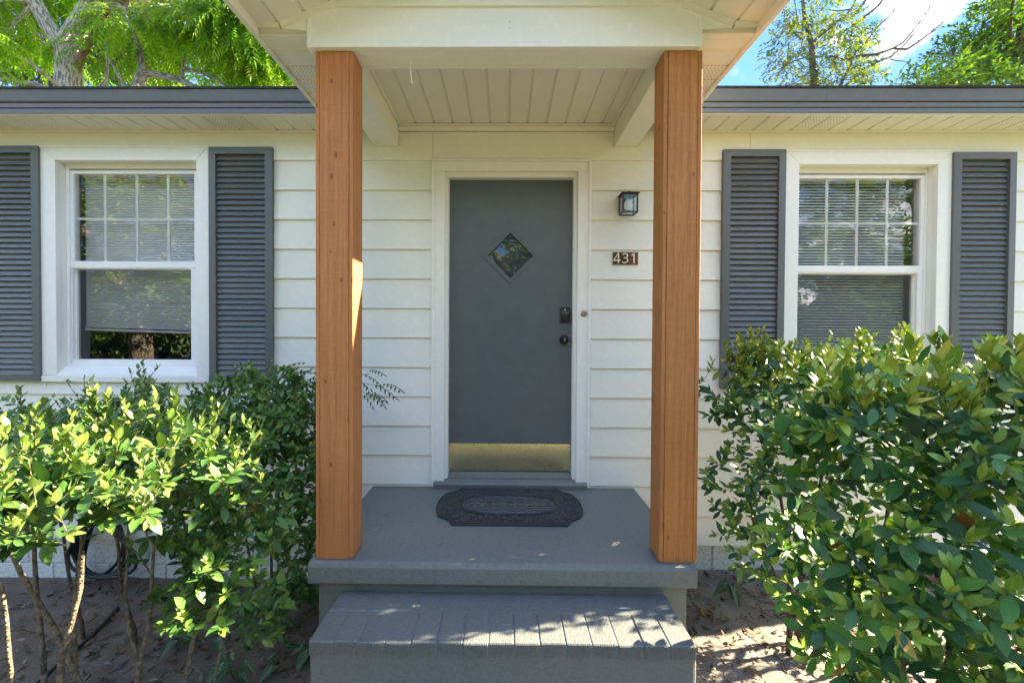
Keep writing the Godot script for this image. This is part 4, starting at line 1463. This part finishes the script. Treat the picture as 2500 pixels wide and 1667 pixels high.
	shrub("glossy_shrub", "dark glossy-leaved shrub with yellow new tips beside the right porch post", 303,
		[[Vector3(1.46, 0, 0.80), Vector3(1.42, 0.95, 0.78), 0.014], [Vector3(1.50, 0, 0.74), Vector3(1.70, 1.0, 0.70), 0.015], [Vector3(1.55, 0, 0.82), Vector3(1.25, 0.8, 0.85), 0.010], [Vector3(1.95, 0, 0.70), Vector3(2.0, 1.0, 0.75), 0.015], [Vector3(2.35, 0, 0.72), Vector3(2.4, 1.0, 0.75), 0.014]],
		[[Vector3(1.50, 1.40, 0.64), Vector3(0.46, 0.27, 0.26), 0.36], [Vector3(1.46, 0.92, 0.70), Vector3(0.38, 0.36, 0.20), 0.22], [Vector3(2.15, 1.42, 0.60), Vector3(0.48, 0.27, 0.24), 0.26], [Vector3(2.2, 0.95, 0.6), Vector3(0.48, 0.4, 0.22), 0.14], [Vector3(1.30, 0.62, 0.78), Vector3(0.22, 0.20, 0.14), 0.08], [Vector3(1.5, 0.82, 1.0), Vector3(0.30, 0.24, 0.12), 0.06]],
		700, c, Color(0.10, 0.062, 0.045))
	var d := c.duplicate()
	d.flush = 1.40
	d.meshes = [leaf_mesh(0.096, 0.041, 0.16, 0.06, 0.95), leaf_mesh(0.082, 0.032, 0.26, 0.20, 1.0, 6, 0.25), leaf_mesh(0.102, 0.045, 0.10, -0.06, 0.9, 6, -0.25)]
	shrub("glossy_shrub", "dark glossy-leaved shrub on a thick grey trunk, the fuller one of its pair", 304,
		[[Vector3(1.58, 0, 1.42), Vector3(1.62, 0.75, 1.50), 0.030], [Vector3(1.62, 0, 1.40), Vector3(1.35, 0.8, 1.62), 0.015], [Vector3(1.66, 0, 1.46), Vector3(1.95, 0.9, 1.50), 0.018], [Vector3(1.40, 0, 1.22), Vector3(1.28, 0.6, 1.40), 0.010]],
		[[Vector3(1.66, 1.42, 1.52), Vector3(0.62, 0.24, 0.38), 0.32], [Vector3(1.54, 0.90, 1.66), Vector3(0.52, 0.42, 0.32), 0.32], [Vector3(1.36, 0.52, 1.50), Vector3(0.28, 0.30, 0.20), 0.10], [Vector3(1.95, 0.7, 1.55), Vector3(0.4, 0.5, 0.4), 0.10], [Vector3(1.22, 1.38, 1.38), Vector3(0.24, 0.22, 0.18), 0.08], [Vector3(1.20, 0.86, 1.36), Vector3(0.20, 0.30, 0.16), 0.08]],
		640, d, Color(0.16, 0.12, 0.09))

# ---- trees
func leaflet(st: SurfaceTool, p: Vector3, dir: Vector3, face: Vector3, l: float, w: float) -> void:
	var x := face.cross(dir).normalized()
	var n := dir.cross(x).normalized()
	var mid := p + dir * l * 0.42 - n * w * 0.10
	var tip := p + dir * l - n * l * 0.12
	var a := p + dir * l * 0.40 + x * w * 0.5 + n * w * 0.12
	var b := p + dir * l * 0.40 - x * w * 0.5 + n * w * 0.12
	for q in [[p, a, mid], [a, tip, mid], [tip, b, mid], [b, p, mid]]:
		var nn: Vector3 = (q[2] - q[0]).cross(q[1] - q[0]).normalized()
		for v in q:
			st.set_normal(nn)
			st.set_uv(Vector2(0.5, 0.5))
			st.add_vertex(v)

func feather(pairs: int, l: float, leaf: float, wide: float, droop: float) -> ArrayMesh:   # a compound leaf along +z
	var st := mb()
	for k in pairs:
		var f := (k + 0.6) / pairs
		var p := Vector3(0, -droop * l * f * f, l * f)
		for s in [-1.0, 1.0]:
			var d := Vector3(s * 0.85, -0.35 - droop * f, 0.62).normalized()
			leaflet(st, p, d, Vector3(0, 1, -0.2 * s), leaf * (0.75 + 0.5 * sin(PI * f)), wide)
	leaflet(st, Vector3(0, -droop * l, l), Vector3(0, -0.5, 1).normalized(), Vector3.UP, leaf * 1.1, wide)
	return st.commit()

func cluster(sd: int, n: int, l: float, leaf: float, wide: float) -> ArrayMesh:   # a short leafy twig along +z
	var st := mb()
	var r := RandomNumberGenerator.new()
	r.seed = sd
	for k in n:
		var f := (k + 0.5) / n
		var d := (Vector3(r.randfn(), r.randfn() * 0.7, r.randfn()) * 0.8 + Vector3(0, 0, 0.7)).normalized()
		leaflet(st, Vector3(r.randfn() * 0.01, r.randfn() * 0.01, l * f), d, (Vector3(0, 1, 0) + rv(r) * 0.6).normalized(), leaf * r.randf_range(0.7, 1.2), wide)
	return st.commit()

func tree(called: String, label: String, foot: Vector3, limbs: Array, wood: Color, blobs: Array, mesh: Mesh, per: int, cols: Array, sag: float, sd: int, glow: float, lean := Vector3.ZERO, scale := 1.0) -> Node3D:
	# limbs: paths of [point, radius]; blobs: [centre, radii]; each blob hangs on a branch from the nearest limb point
	var r := RandomNumberGenerator.new()
	r.seed = sd
	var t := thing(called, label, "tree", foot)
	var nodes := []
	for path in limbs:
		var st := mb()
		var pts := []
		var rr := []
		for e in path:
			pts.append(e[0] - foot)
			rr.append(e[1])
			nodes.append(e)
		tube(st, pts, rr, 10)
		put("trunk" if path == limbs[0] else "limb", st, bark(wood, 9.0), t)
	var st2 := mb()
	var xfs := []
	var cc := []
	for b in blobs:
		var best: Array = nodes[0]
		for e in nodes:
			if e[0].distance_squared_to(b[0]) < best[0].distance_squared_to(b[0]): best = e
		var a: Vector3 = best[0]
		var c: Vector3 = b[0]
		var w := rv(r) * a.distance_to(c) * 0.12
		var r0: float = minf(best[1] * 0.6, 0.02 + 0.012 * a.distance_to(c))
		tube(st2, [a - foot, a.lerp(c, 0.35) + w - foot, a.lerp(c, 0.7) + w * 0.6 - foot, c - foot], [r0, r0 * 0.8, r0 * 0.55, r0 * 0.3], 6)
		for k in per:
			var d := rv(r)
			var p: Vector3 = c + d * b[1] * pow(r.randf(), 0.45)
			if k % 6 == 0: tube(st2, [c - foot, c.lerp(p, 0.6) + rv(r) * 0.05 - foot, p - foot], [r0 * 0.3, r0 * 0.18, 0.003], 4)
			var dir := (Vector3(d.x, d.y * 0.4 - sag, d.z) + rv(r) * 0.5 + lean).normalized()
			xfs.append(Transform3D(aim(Vector3.ZERO, dir, (Vector3.UP + rv(r) * 0.35).normalized(), scale * r.randf_range(0.7, 1.25)).basis, p - foot))
			cc.append(cols[r.randi() % cols.size()] * r.randf_range(0.8, 1.2))
	put("branches", st2, bark(wood, 9.0), t)
	var m := leaf_mat(Color.WHITE, null, 0.5, glow)
	m.vertex_color_use_as_albedo = true
	scatter("crown", mesh, m, xfs, cc, t)
	return t

func ground_under(p: Vector3) -> Vector3: return Vector3(p.x, ground_y(p.x, p.z) - 0.05, p.z)

func trees() -> void:
	var r := RandomNumberGenerator.new()
	r.seed = 55
	# the forked tree behind the left half of the roof, with a sawn-off limb
	var D := 12.0
	var f := ground_under(at(168, 215, D))
	var limbs := [
		[[f, 0.36], [at(166, 230, D), 0.30], [at(168, 165, D), 0.29], [at(165, 120, D), 0.30], [at(190, 70, D), 0.27], [at(215, 30, D), 0.255], [at(240, -20, D), 0.24], [at(285, -130, D), 0.2], [at(300, -260, D), 0.14]],
		[[at(163, 130, D), 0.22], [at(135, 90, D - 0.1), 0.20], [at(108, 50, D - 0.15), 0.175], [at(84, 5, D - 0.2), 0.165], [at(55, -60, D - 0.3), 0.14], [at(10, -150, D - 0.3), 0.1]]]
	var blobs := []
	for k in 46:
		var px := r.randf_range(-260, 760)
		var py := r.randf_range(-330, 215) if k % 3 else r.randf_range(-60, 190)
		var dd := r.randf_range(9.3, 14.5)
		if absf(px - 165) < 160 and dd < 12.6 and py > -60: dd = r.randf_range(12.9, 14.5)
		if px > 210 and px < 580 and py > 95 and dd < 12.0: dd = r.randf_range(12.2, 14.5)
		blobs.append([at(px, py, dd), Vector3(0.95, 0.42, 0.95) * r.randf_range(0.75, 1.2)])
	for e in [[-30, 40, 10.4], [-20, 110, 10.8], [10, 185, 10.8], [330, 60, 10.5], [420, 25, 10.0], [520, 70, 10.2], [590, 130, 10.4], [640, 180, 10.6], [470, 90, 11.5], [385, 95, 11.8], [560, 20, 9.8], [660, 120, 11.2]]:
		blobs.append([at(e[0], e[1], e[2]), Vector3(0.85, 0.36, 0.85)])
	var clear := []
	for b in blobs:
		var ok := true
		for e in limbs[0] + limbs[1]:
			var v: Vector3 = b[0] - e[0]
			for axis in [Vector3(0.86, 0.47, -0.2).normalized(), (EYE - e[0]).normalized()]:   # towards the sun and towards the viewer
				var along: float = v.dot(axis)
				if along > 0.0 and e[0].y < 9.5 and (v - axis * along).length() < (1.15 if axis.x > 0.8 else 1.4): ok = false
		if ok: clear.append(b)
	blobs = clear
	var pe := tree("forked_tree", "tall forked tree with pale bark and a sawn-off limb behind the roof", f, limbs, Color(0.60, 0.53, 0.45), blobs, feather(6, 0.30, 0.095, 0.030, 0.35), 84,
		[Color(0.20, 0.34, 0.035), Color(0.27, 0.42, 0.045), Color(0.34, 0.46, 0.06), Color(0.13, 0.26, 0.03)], 0.55, 601, 1.2, Vector3(0.25, -0.1, 0.1), 1.7)
	var st := mb()
	var sp := [at(186, 162, D - 0.34), at(200, 135, D - 0.45), at(222, 97, D - 0.55), at(243, 58, D - 0.6), at(262, 27, D - 0.6)]
	for k in sp.size(): sp[k] -= f
	tube(st, sp, [0.085, 0.08, 0.082, 0.082, 0.083], 12)
	put("sawn_limb", st, bark(Color(0.30, 0.155, 0.085), 14.0), pe)
	# a lower pale-limbed tree farther back and a leaning vine stem
	D = 10.8
	f = ground_under(at(335, 215, D))
	limbs = [[[f, 0.2], [at(330, 225, D), 0.14], [at(345, 185, D), 0.12], [at(352, 178, D), 0.11]], [[at(348, 180, D), 0.10], [at(345, 150, D), 0.085], [at(335, 110, D), 0.07], [at(322, 70, D), 0.05], [at(300, 20, D), 0.03]],
		[[at(350, 180, D), 0.08], [at(380, 181, D - 0.1), 0.075], [at(420, 190, D - 0.2), 0.07], [at(450, 200, D - 0.2), 0.06], [at(500, 224, D - 0.2), 0.05]], [[at(440, 196, D - 0.2), 0.05], [at(448, 165, D - 0.2), 0.045], [at(446, 130, D - 0.3), 0.04], [at(455, 85, D - 0.3), 0.03]],
		[[at(448, 168, D - 0.2), 0.045], [at(490, 176, D - 0.4), 0.042], [at(525, 190, D - 0.5), 0.04], [at(560, 218, D - 0.5), 0.03]], [[at(240, 218, D), 0.04], [at(258, 195, D), 0.038], [at(262, 150, D), 0.03], [at(255, 100, D), 0.022]], [[at(305, 218, D), 0.035], [at(285, 180, D), 0.03], [at(268, 145, D), 0.022]]]
	blobs = []
	for k in 14: blobs.append([at(r.randf_range(200, 680), r.randf_range(60, 215), r.randf_range(11.6, 14.5)), Vector3(0.8, 0.4, 0.8)])
	var lo := tree("low_tree", "low tree with pale crooked limbs behind the forked tree", f, limbs, Color(0.42, 0.37, 0.31), blobs, feather(6, 0.28, 0.09, 0.030, 0.3), 60, [Color(0.16, 0.29, 0.035), Color(0.22, 0.36, 0.045)], 0.4, 602, 1.1, Vector3.ZERO, 1.6)
	st = mb()
	var vp := []
	for e in [[438, -40], [435, 30], [428, 75], [424, 120], [420, 160], [421, 188]]: vp.append(at(e[0], e[1], 11.4) - f)
	tube(st, vp, [0.02, 0.02, 0.019, 0.02, 0.021, 0.022], 6)
	put("hanging_stem", st, bark(Color(0.22, 0.12, 0.08), 14.0), lo)
	# dark oaks behind them
	var oak := cluster(31, 22, 0.34, 0.085, 0.045)
	for e in [[60, 18.0, 603, "dark evergreen oak showing between the forked tree's limbs"], [430, 19.5, 604, "dark evergreen oak behind the low pale-limbed tree"]]:
		f = ground_under(at(e[0], 215, e[1]))
		limbs = [[[f, 0.3], [at(e[0], 250, e[1]), 0.22], [at(e[0] + 10, 120, e[1]), 0.17], [at(e[0] - 10, 0, e[1]), 0.1]]]
		blobs = []
		for k in 26: blobs.append([at(e[0] + r.randf_range(-260, 260), r.randf_range(-80, 240), e[1] + r.randf_range(-1.5, 1.5)), Vector3(1.2, 0.8, 1.2)])
		tree("oak_tree", e[3], f, limbs, Color(0.12, 0.10, 0.08), blobs, oak, 70, [Color(0.022, 0.05, 0.02), Color(0.035, 0.07, 0.025), Color(0.05, 0.09, 0.03)], 0.1, e[2], 0.3, Vector3.ZERO, 1.3)
	# right: a half-bare tree, then a full one
	D = 12.0
	f = ground_under(at(1988, 225, D))
	var P := func(list: Array, r0: float, r1: float, d: float) -> Array:
		var out := []
		for k in list.size(): out.append([at(list[k][0], list[k][1], d + 0.04 * k), lerpf(r0, r1, float(k) / (list.size() - 1))])
		return out
	limbs = [[[f, 0.16], [at(1988, 235, D), 0.12], [at(1990, 195, D), 0.10], [at(1984, 150, D), 0.085], [at(1982, 105, D), 0.07], [at(1968, 60, D), 0.045], [at(1962, 0, D), 0.03]],
		P.call([[1984, 118], [1990, 100], [2012, 76], [2035, 57], [2059, 45], [2080, 22], [2096, -12]], 0.055, 0.028, D),
		P.call([[2080, 44], [2091, 35], [2108, 12], [2122, -15]], 0.05, 0.03, D + 0.3), P.call([[2084, 62], [2100, 50], [2128, 29], [2145, 15], [2160, -5]], 0.05, 0.03, D + 0.4),
		P.call([[2044, 224], [2062, 190], [2091, 127], [2112, 108], [2130, 84], [2148, 62], [2178, 34], [2199, -4]], 0.035, 0.012, D - 0.6),
		P.call([[2064, 145], [2100, 136], [2143, 132], [2180, 118], [2205, 104], [2235, 70], [2262, 30], [2285, 10]], 0.045, 0.008, D - 0.4),
		P.call([[2180, 118], [2215, 120], [2240, 104], [2270, 82], [2300, 58], [2320, 35], [2341, 5]], 0.034, 0.007, D - 0.2),
		P.call([[2150, 148], [2175, 138], [2200, 118], [2222, 95], [2250, 60], [2268, 22], [2280, 5]], 0.03, 0.006, D),
		P.call([[2050, 222], [2075, 200], [2110, 170], [2150, 148], [2178, 138]], 0.03, 0.02, D - 0.3), P.call([[2175, 145], [2195, 148], [2218, 150], [2206, 165], [2190, 195], [2186, 226]], 0.016, 0.006, D - 0.8),
		P.call([[1960, 95], [1948, 88], [1935, 76], [1942, 58], [1948, 47], [1944, 22], [1940, -5]], 0.03, 0.014, D + 0.2), P.call([[1948, 47], [1930, 30], [1915, 15]], 0.016, 0.006, D + 0.2), P.call([[1935, 70], [1912, 68], [1888, 60]], 0.010, 0.004, D + 0.2), P.call([[1960, 80], [1962, 45], [1958, -5]], 0.03, 0.02, D)]
	for k in 26:   # fine twigs along the bare limbs
		var l: Array = limbs[4 + r.randi() % 5]
		var a: Vector3 = l[1 + r.randi() % (l.size() - 2)][0]
		var u := Vector3(r.randf_range(0.2, 0.9), r.randf_range(0.3, 1.0), r.randf_range(-0.4, 0.4)) * r.randf_range(0.3, 0.9)
		limbs.append([[a, 0.009], [a + u * 0.5 + rv(r) * 0.04, 0.006], [a + u, 0.003]])
	blobs = []
	for e in [[1925, 110, 0.5], [1915, 160, 0.55], [1935, 205, 0.6], [1965, 130, 0.6], [1985, 60, 0.5], [2010, 20, 0.45], [1985, 175, 0.6], [2020, 95, 0.6], [2050, 50, 0.45], [2040, 140, 0.6], [2075, 100, 0.5], [2090, 150, 0.5], [2110, 85, 0.4], [2060, 195, 0.6], [2105, 205, 0.5], [2120, 165, 0.4], [2000, 215, 0.6], [1925, 60, 0.3], [2025, -30, 0.5]]:
		blobs.append([at(e[0], e[1], D + r.randf_range(-0.8, 0.8)), Vector3(1.0, 0.8, 1.0) * e[2]])
	tree("half_bare_tree", "vine-clad tree with bare grey branches reaching over the right roof", f, limbs, Color(0.17, 0.14, 0.12), blobs, cluster(32, 9, 0.24, 0.075, 0.042), 62, [Color(0.06, 0.115, 0.04), Color(0.11, 0.17, 0.04), Color(0.21, 0.25, 0.05), Color(0.32, 0.31, 0.05)], 0.35, 605, 0.8)
	D = 9.0
	f = ground_under(at(2500, 215, D))
	limbs = [[[f, 0.2], [at(2500, 260, D), 0.14], [at(2490, 120, D), 0.10], [at(2510, 0, D), 0.07], [at(2520, -150, D), 0.04]]]
	blobs = []
	for e in [[2400, 60], [2440, 20], [2480, -20], [2390, 110], [2440, 90], [2490, 60], [2360, 165], [2410, 160], [2460, 150], [2500, 130], [2340, 200], [2390, 210], [2440, 210], [2490, 200], [2290, 200], [2240, 215], [2310, 225], [2540, 100], [2560, 0], [2530, -80], [2600, 80], [2460, -90], [2580, 200], [2330, 130]]:
		blobs.append([at(e[0], e[1], D + r.randf_range(-0.8, 0.8)), Vector3(0.42, 0.34, 0.5)])
	tree("leafy_tree", "full bright green tree rising above the right end of the roof", f, limbs, Color(0.16, 0.13, 0.10), blobs, cluster(33, 11, 0.2, 0.075, 0.040), 85, [Color(0.10, 0.20, 0.03), Color(0.15, 0.28, 0.035), Color(0.23, 0.36, 0.045), Color(0.07, 0.15, 0.025)], 0.0, 606, 0.8)
	# trees of the front yard, which the window panes mirror
	var kinds := [[Vector3(-10.2, 0, 9.0), 0.34, "thick pale-barked yard tree mirrored in the left window", 607], [Vector3(-5.2, 0, 13.0), 0.28, "yard tree across the lawn, between the two mirrored in the windows", 608], [Vector3(0.8, 0, 12.0), 0.3, "dense yard tree facing the front door, mirrored in its diamond pane", 609], [Vector3(9.3, 0, 9.4), 0.24, "slender yard tree mirrored in the right window", 610], [Vector3(5.6, 0, 14.0), 0.3, "yard tree at the far side of the lawn, mirrored beside the slender one", 611]]
	for e in kinds:
		f = ground_under(e[0])
		var h := f + Vector3(0, 2.6, 0)
		limbs = [[[f, e[1]], [f + Vector3(0.05, 1.2, 0), e[1] * 0.85], [h, e[1] * 0.75], [h + Vector3(0.7, 1.8, 0.2), e[1] * 0.55], [h + Vector3(1.0, 3.6, 0), e[1] * 0.3]], [[h - Vector3(0, 0.2, 0), e[1] * 0.6], [h + Vector3(-0.9, 1.3, -0.2), e[1] * 0.45], [h + Vector3(-1.8, 2.8, -0.3), e[1] * 0.25]]]
		blobs = []
		for k in (48 if e[3] == 609 else 30): blobs.append([h + Vector3(r.randf_range(-3.0, 3.0), r.randf_range(-0.9, 3.6), r.randf_range(-2.2, 2.2)), Vector3(1.1, 0.6, 1.1)])
		tree("yard_tree", e[2], f, limbs, Color(0.33, 0.28, 0.22), blobs, oak, 46, [Color(0.10, 0.19, 0.04), Color(0.16, 0.27, 0.05), Color(0.22, 0.33, 0.06)], 0.25, e[3], 0.9, Vector3.ZERO, 1.5)

# the wood across the street, which closes the view that the panes mirror
func far_wood() -> void:
	var r := RandomNumberGenerator.new()
	r.seed = 88
	var xfs := []
	var cols := []
	for k in 5200:
		var x := r.randf_range(-42.0, 42.0)
		var top := 4.2 + 1.6 * sin(x * 0.33) + 1.0 * sin(x * 0.9 + 1.0)
		var y := top * pow(r.randf(), 0.8)
		var z := 22.0 + r.randf_range(-1.6, 1.6) + 0.06 * absf(x)
		xfs.append(aim(Vector3(x, y, z), rv(r), Vector3.UP, r.randf_range(2.2, 4.0)))
		cols.append([Color(0.07, 0.14, 0.03), Color(0.11, 0.20, 0.04), Color(0.16, 0.26, 0.05)][r.randi() % 3] * r.randf_range(0.7, 1.2))
	var m := leaf_mat(Color.WHITE, null, 0.6, 0.7)
	m.vertex_color_use_as_albedo = true
	var o := scatter("far_wood", cluster(36, 22, 0.34, 0.11, 0.06), m, xfs, cols, self)
	tag(o, "wood across the street, mirrored low in the window panes", "wood", "", "stuff")

# a small tree beyond the right of the frame, whose shade falls on the right hedge
func shade_tree() -> void:
	var r := RandomNumberGenerator.new()
	r.seed = 77
	var f := ground_under(Vector3(8.6, 0, 1.1))
	var h := f + Vector3(0, 3.4, 0)
	var limbs := [[[f, 0.14], [f + Vector3(0.04, 1.8, 0.03), 0.12], [h, 0.10], [h + Vector3(0.1, 1.4, -0.1), 0.06]], [[h, 0.07], [h + Vector3(-0.5, 0.9, 0.3), 0.05]], [[h, 0.06], [h + Vector3(0.4, 0.8, -0.5), 0.04]]]
	var blobs := []
	for k in 15: blobs.append([Vector3(8.3, 5.15, 0.85) + rv(r) * Vector3(1.1, 1.0, 0.85) * pow(r.randf(), 0.4), Vector3(0.5, 0.38, 0.42)])
	tree("shade_tree", "small round-crowned tree beyond the right hedge, shading it", f, limbs, Color(0.2, 0.16, 0.12), blobs, cluster(34, 14, 0.24, 0.085, 0.045), 62, [Color(0.06, 0.13, 0.025), Color(0.10, 0.19, 0.03)], 0.1, 612, 0.6, Vector3.ZERO, 1.2)


# ---- small plants and litter
func small_plants() -> void:
	var tex := leaf_image(91, 0.05)
	var st := mb()   # arrowhead leaf: a blade with two back lobes
	for q in [[Vector3(0, 0, -0.012), Vector3(0.026, 0.004, -0.030), Vector3(0.020, 0.002, 0.018)], [Vector3(0, 0, -0.012), Vector3(0.020, 0.002, 0.018), Vector3(0, -0.004, 0.02)], [Vector3(0, -0.004, 0.02), Vector3(0.020, 0.002, 0.018), Vector3(0.011, -0.006, 0.05)], [Vector3(0, -0.004, 0.02), Vector3(0.011, -0.006, 0.05), Vector3(0, -0.018, 0.088)]]:
		for s in [-1.0, 1.0]:
			var v := []
			for p in q: v.append(Vector3(p.x * s, p.y, p.z))
			poly(st, v, Vector3(v[0].x, -9, v[0].z))
	var blade := st.commit()
	var vein := mb()
	for s in [-1.0, 1.0]: tube(vein, [Vector3(s * 0.001, 0.0012, -0.012), Vector3(s * 0.010, 0.004, 0.012), Vector3(s * 0.013, 0.004, 0.02)], [0.0016, 0.0012, 0.0006], 4)
	tube(vein, [Vector3(0, 0.001, -0.012), Vector3(0, -0.003, 0.02), Vector3(0, -0.017, 0.083)], [0.0020, 0.0016, 0.0006], 4)
	var vm := vein.commit()
	var green := leaf_mat(lin(0.06, 0.16, 0.035), tex, 0.45, 0.4)
	var pale := leaf_mat(lin(0.42, 0.52, 0.36), tex, 0.5, 0.3)
	var r := RandomNumberGenerator.new()
	r.seed = 17
	for e in [[-1.787, 0.687], [-1.522, 0.376], [-1.329, 0.58], [-1.237, 0.28], [-1.347, 0.878], [-1.175, 0.828], [-1.567, 0.693], [-1.05, 0.72], [1.42, 0.33]]:
		var y := ground_y(e[0], e[1])
		var t := thing("arrowhead_plant", "small arrowhead plant with white-veined leaves on the soil beside the porch", "plant", Vector3(e[0], y, e[1]), "arrowhead plants in the bed")
		for k in r.randi_range(3, 6):
			var an := r.randf() * TAU
			var h := r.randf_range(0.04, 0.13)
			var head := Vector3(cos(an) * h * 0.6, h, sin(an) * h * 0.6)
			st = mb()
			tube(st, [Vector3(0, -0.01, 0), head * 0.55 + Vector3(0, 0.015, 0), head], [0.0022, 0.0018, 0.0015], 5)
			put("stalk", st, green, t)
			var x := aim(head, Vector3(cos(an), -0.5, sin(an)), (Vector3(0, 1, 0.6) + rv(r) * 0.3).normalized(), r.randf_range(0.8, 1.35))
			var bl := put("leaf", blade, green, t, x)
			put("vein", vm, pale, bl)
	# fine feathery cane behind the left post
	var nd := thing("feathery_shrub", "slender cane with fine feathery leaves peeping from behind the left porch post", "shrub", Vector3(-1.02, ground_y(-1.02, 0.5), 0.5))
	st = mb()
	var top := Vector3(0.05, 1.42, 0.0)
	tube(st, [Vector3(0, -0.03, 0), Vector3(-0.02, 0.5, 0.02), Vector3(0.02, 1.0, 0), top], [0.008, 0.007, 0.006, 0.004], 6)
	put("cane", st, bark(Color(0.16, 0.12, 0.08)), nd)
	var frond := feather(5, 0.12, 0.034, 0.012, 0.35)
	var fm := leaf_mat(lin(0.06, 0.14, 0.03), tex, 0.45, 0.5)
	for e in [[-0.22, 0.12, 0.06, 1.3], [-0.30, 0.06, 0.02, 1.2], [-0.16, 0.02, 0.10, 1.1], [-0.12, -0.06, 0.0, 1.1], [-0.25, -0.04, 0.05, 1.2], [0.30, 0.02, 0.05, 1.2], [0.24, -0.04, 0.08, 1.1], [0.20, 0.10, 0.0, 1.0], [-0.06, 0.1, 0.0, 1.0], [-0.18, 0.09, -0.03, 1.1], [-0.20, 0.15, 0.02, 1.0]]:
		var end := top + Vector3(e[0], e[1], e[2]) * 0.9
		st = mb()
		tube(st, [top - Vector3(0, 0.1, 0), top.lerp(end, 0.5) + Vector3(0, 0.03, 0), end], [0.0028, 0.002, 0.0014], 4)
		put("leaf_stalk", st, fm, nd)
		for k in 3: put("frond", frond, fm, nd, aim(top.lerp(end, 0.55 + 0.22 * k) + Vector3(0, 0.02, 0), Vector3(e[0], -0.05 + 0.1 * (k - 1), e[2] + 0.15 * (k - 1)), Vector3.UP, e[3]))

func litter() -> void:
	var r := RandomNumberGenerator.new()
	r.seed = 23
	var tex := leaf_image(93, 0.1)
	var meshes := [leaf_mesh(0.045, 0.016, 0.5, 0.3, 0.9, 4, 0.5), leaf_mesh(0.05, 0.02, -0.4, -0.25, 0.9, 4, -0.6)]
	var m := leaf_mat(Color.WHITE, tex, 0.8, 0.0)
	m.vertex_color_use_as_albedo = true
	var holder := Node3D.new()
	holder.name = "leaf_litter"
	add_child(holder)
	tag(holder, "brown leaf scraps and twigs strewn over the bare ground", "leaf litter", "", "stuff")
	for v in 2:
		var xfs := []
		var cols := []
		for k in 2200:
			var left := r.randf() < 0.5
			var x := r.randf_range(-3.2, -0.95) if left else r.randf_range(0.95, 3.2)
			var z := r.randf_range(0.05, 1.9)
			if left and z < 0.5 and r.randf() < 0.2: continue
			xfs.append(aim(Vector3(x, ground_y(x, z) + 0.012, z), Vector3(r.randfn(), r.randf_range(-0.1, 0.25), r.randfn()), (Vector3.UP + rv(r) * 0.5).normalized(), r.randf_range(0.3, 1.15)))
			cols.append([Color(0.20, 0.10, 0.05), Color(0.12, 0.065, 0.035), Color(0.30, 0.17, 0.08), Color(0.40, 0.29, 0.19)][r.randi() % 4] * r.randf_range(0.7, 1.2))
		scatter("scraps", meshes[v], m, xfs, cols, holder, false)
	var st := mb()
	for k in 800:
		var x := r.randf_range(-3.2, -0.95) if k % 2 else r.randf_range(0.95, 3.2)
		var z := r.randf_range(0.05, 1.9)
		var p := Vector3(x, ground_y(x, z) + 0.006, z)
		var d := Vector3(r.randfn(), r.randf_range(-0.08, 0.12), r.randfn()).normalized() * r.randf_range(0.02, 0.09)
		tube(st, [p - d, p + rv(r) * 0.006, p + d], [0.0008, 0.0016, 0.0007], 4, false)
	put("twigs", st, bark(Color(0.20, 0.15, 0.11)), holder)
	var cx := []   # crumbs blown on the slab and the step
	var cc := []
	for k in 260:
		var on := r.randf() < 0.55
		var x := r.randf_range(-0.85, 0.85) if on else r.randf_range(-0.76, 0.74)
		var z := r.randf_range(0.08, 1.0) if on else r.randf_range(1.045, 1.33)
		if on and x > -0.2 and r.randf() < 0.6: continue
		cx.append(aim(Vector3(x, (SLAB if on else 0.4945) + 0.002, z), Vector3(r.randfn(), 0.02, r.randfn() * 0.4), Vector3.UP, r.randf_range(0.06, 0.30) if on else r.randf_range(0.06, 0.16)))
		cc.append(Color(0.05, 0.03, 0.02) if on and r.randf() < 0.8 else Color(0.5, 0.36, 0.24))
	scatter("crumbs", meshes[0], m, cx, cc, holder, false)
	for e in [[1.126, 0.453, 0], [1.178, 0.452, 1], [1.248, 0.425, 0], [1.177, 0.496, 0], [1.305, 0.537, 1], [1.223, 0.694, 2], [1.206, 0.908, 2], [-1.9, 0.72, 1], [-1.15, 0.95, 0]]:
		var c: Color = [lin(0.30, 0.11, 0.03), lin(0.45, 0.26, 0.05), lin(0.32, 0.19, 0.10)][e[2]]
		var o := put("fallen_leaf", leaf_mesh(0.06, 0.027, 0.35, 0.25, 0.9, 5, 0.4), leaf_mat(c, tex, 0.7, 0.2), self, aim(Vector3(e[0], ground_y(e[0], e[1]) + 0.012, e[1]), Vector3(r.randfn(), 0.1, r.randfn()), (Vector3.UP + rv(r) * 0.3).normalized(), r.randf_range(0.8, 1.1)))
		tag(o, ["rust-brown fallen leaf lying on the ground beside the porch", "golden yellow fallen leaf lying on the ground beside the porch", "dull brown curled fallen leaf on the ground beside the step"][e[2]], "leaf", ["rust-brown fallen leaves", "yellow fallen leaves", "dull brown fallen leaves"][e[2]])

func _ready() -> void:
	rng.seed = 20251
	make_view()
	make_materials()
	build_ground()
	build_house()
	build_steps()
	blind("white slatted blind stopping short of the sill, behind the window left of the porch", WL, -3.085, -2.20, 2.84, 1.715, 0.0178, 0.98, -0.028)
	blind("white slatted blind lowered to the sill, behind the window right of the porch", WR, 2.03, 2.86, 2.815, 1.45, 0.0205, 0.74, 0.0)
	wall_lantern()
	house_number()
	doormat()
	screw_hook()
	garden_hose()
	bark_tex = grain(95, 256, 0.03, 5, [[0.0, grey(0.5)], [0.38, grey(0.72)], [0.55, grey(0.96)], [1.0, grey(1.0)]])
	bark_relief = relief(96, 256, 0.07, 5, 10.0)
	hedges()
	trees()
	shade_tree()
	far_wood()
	small_plants()
	litter()
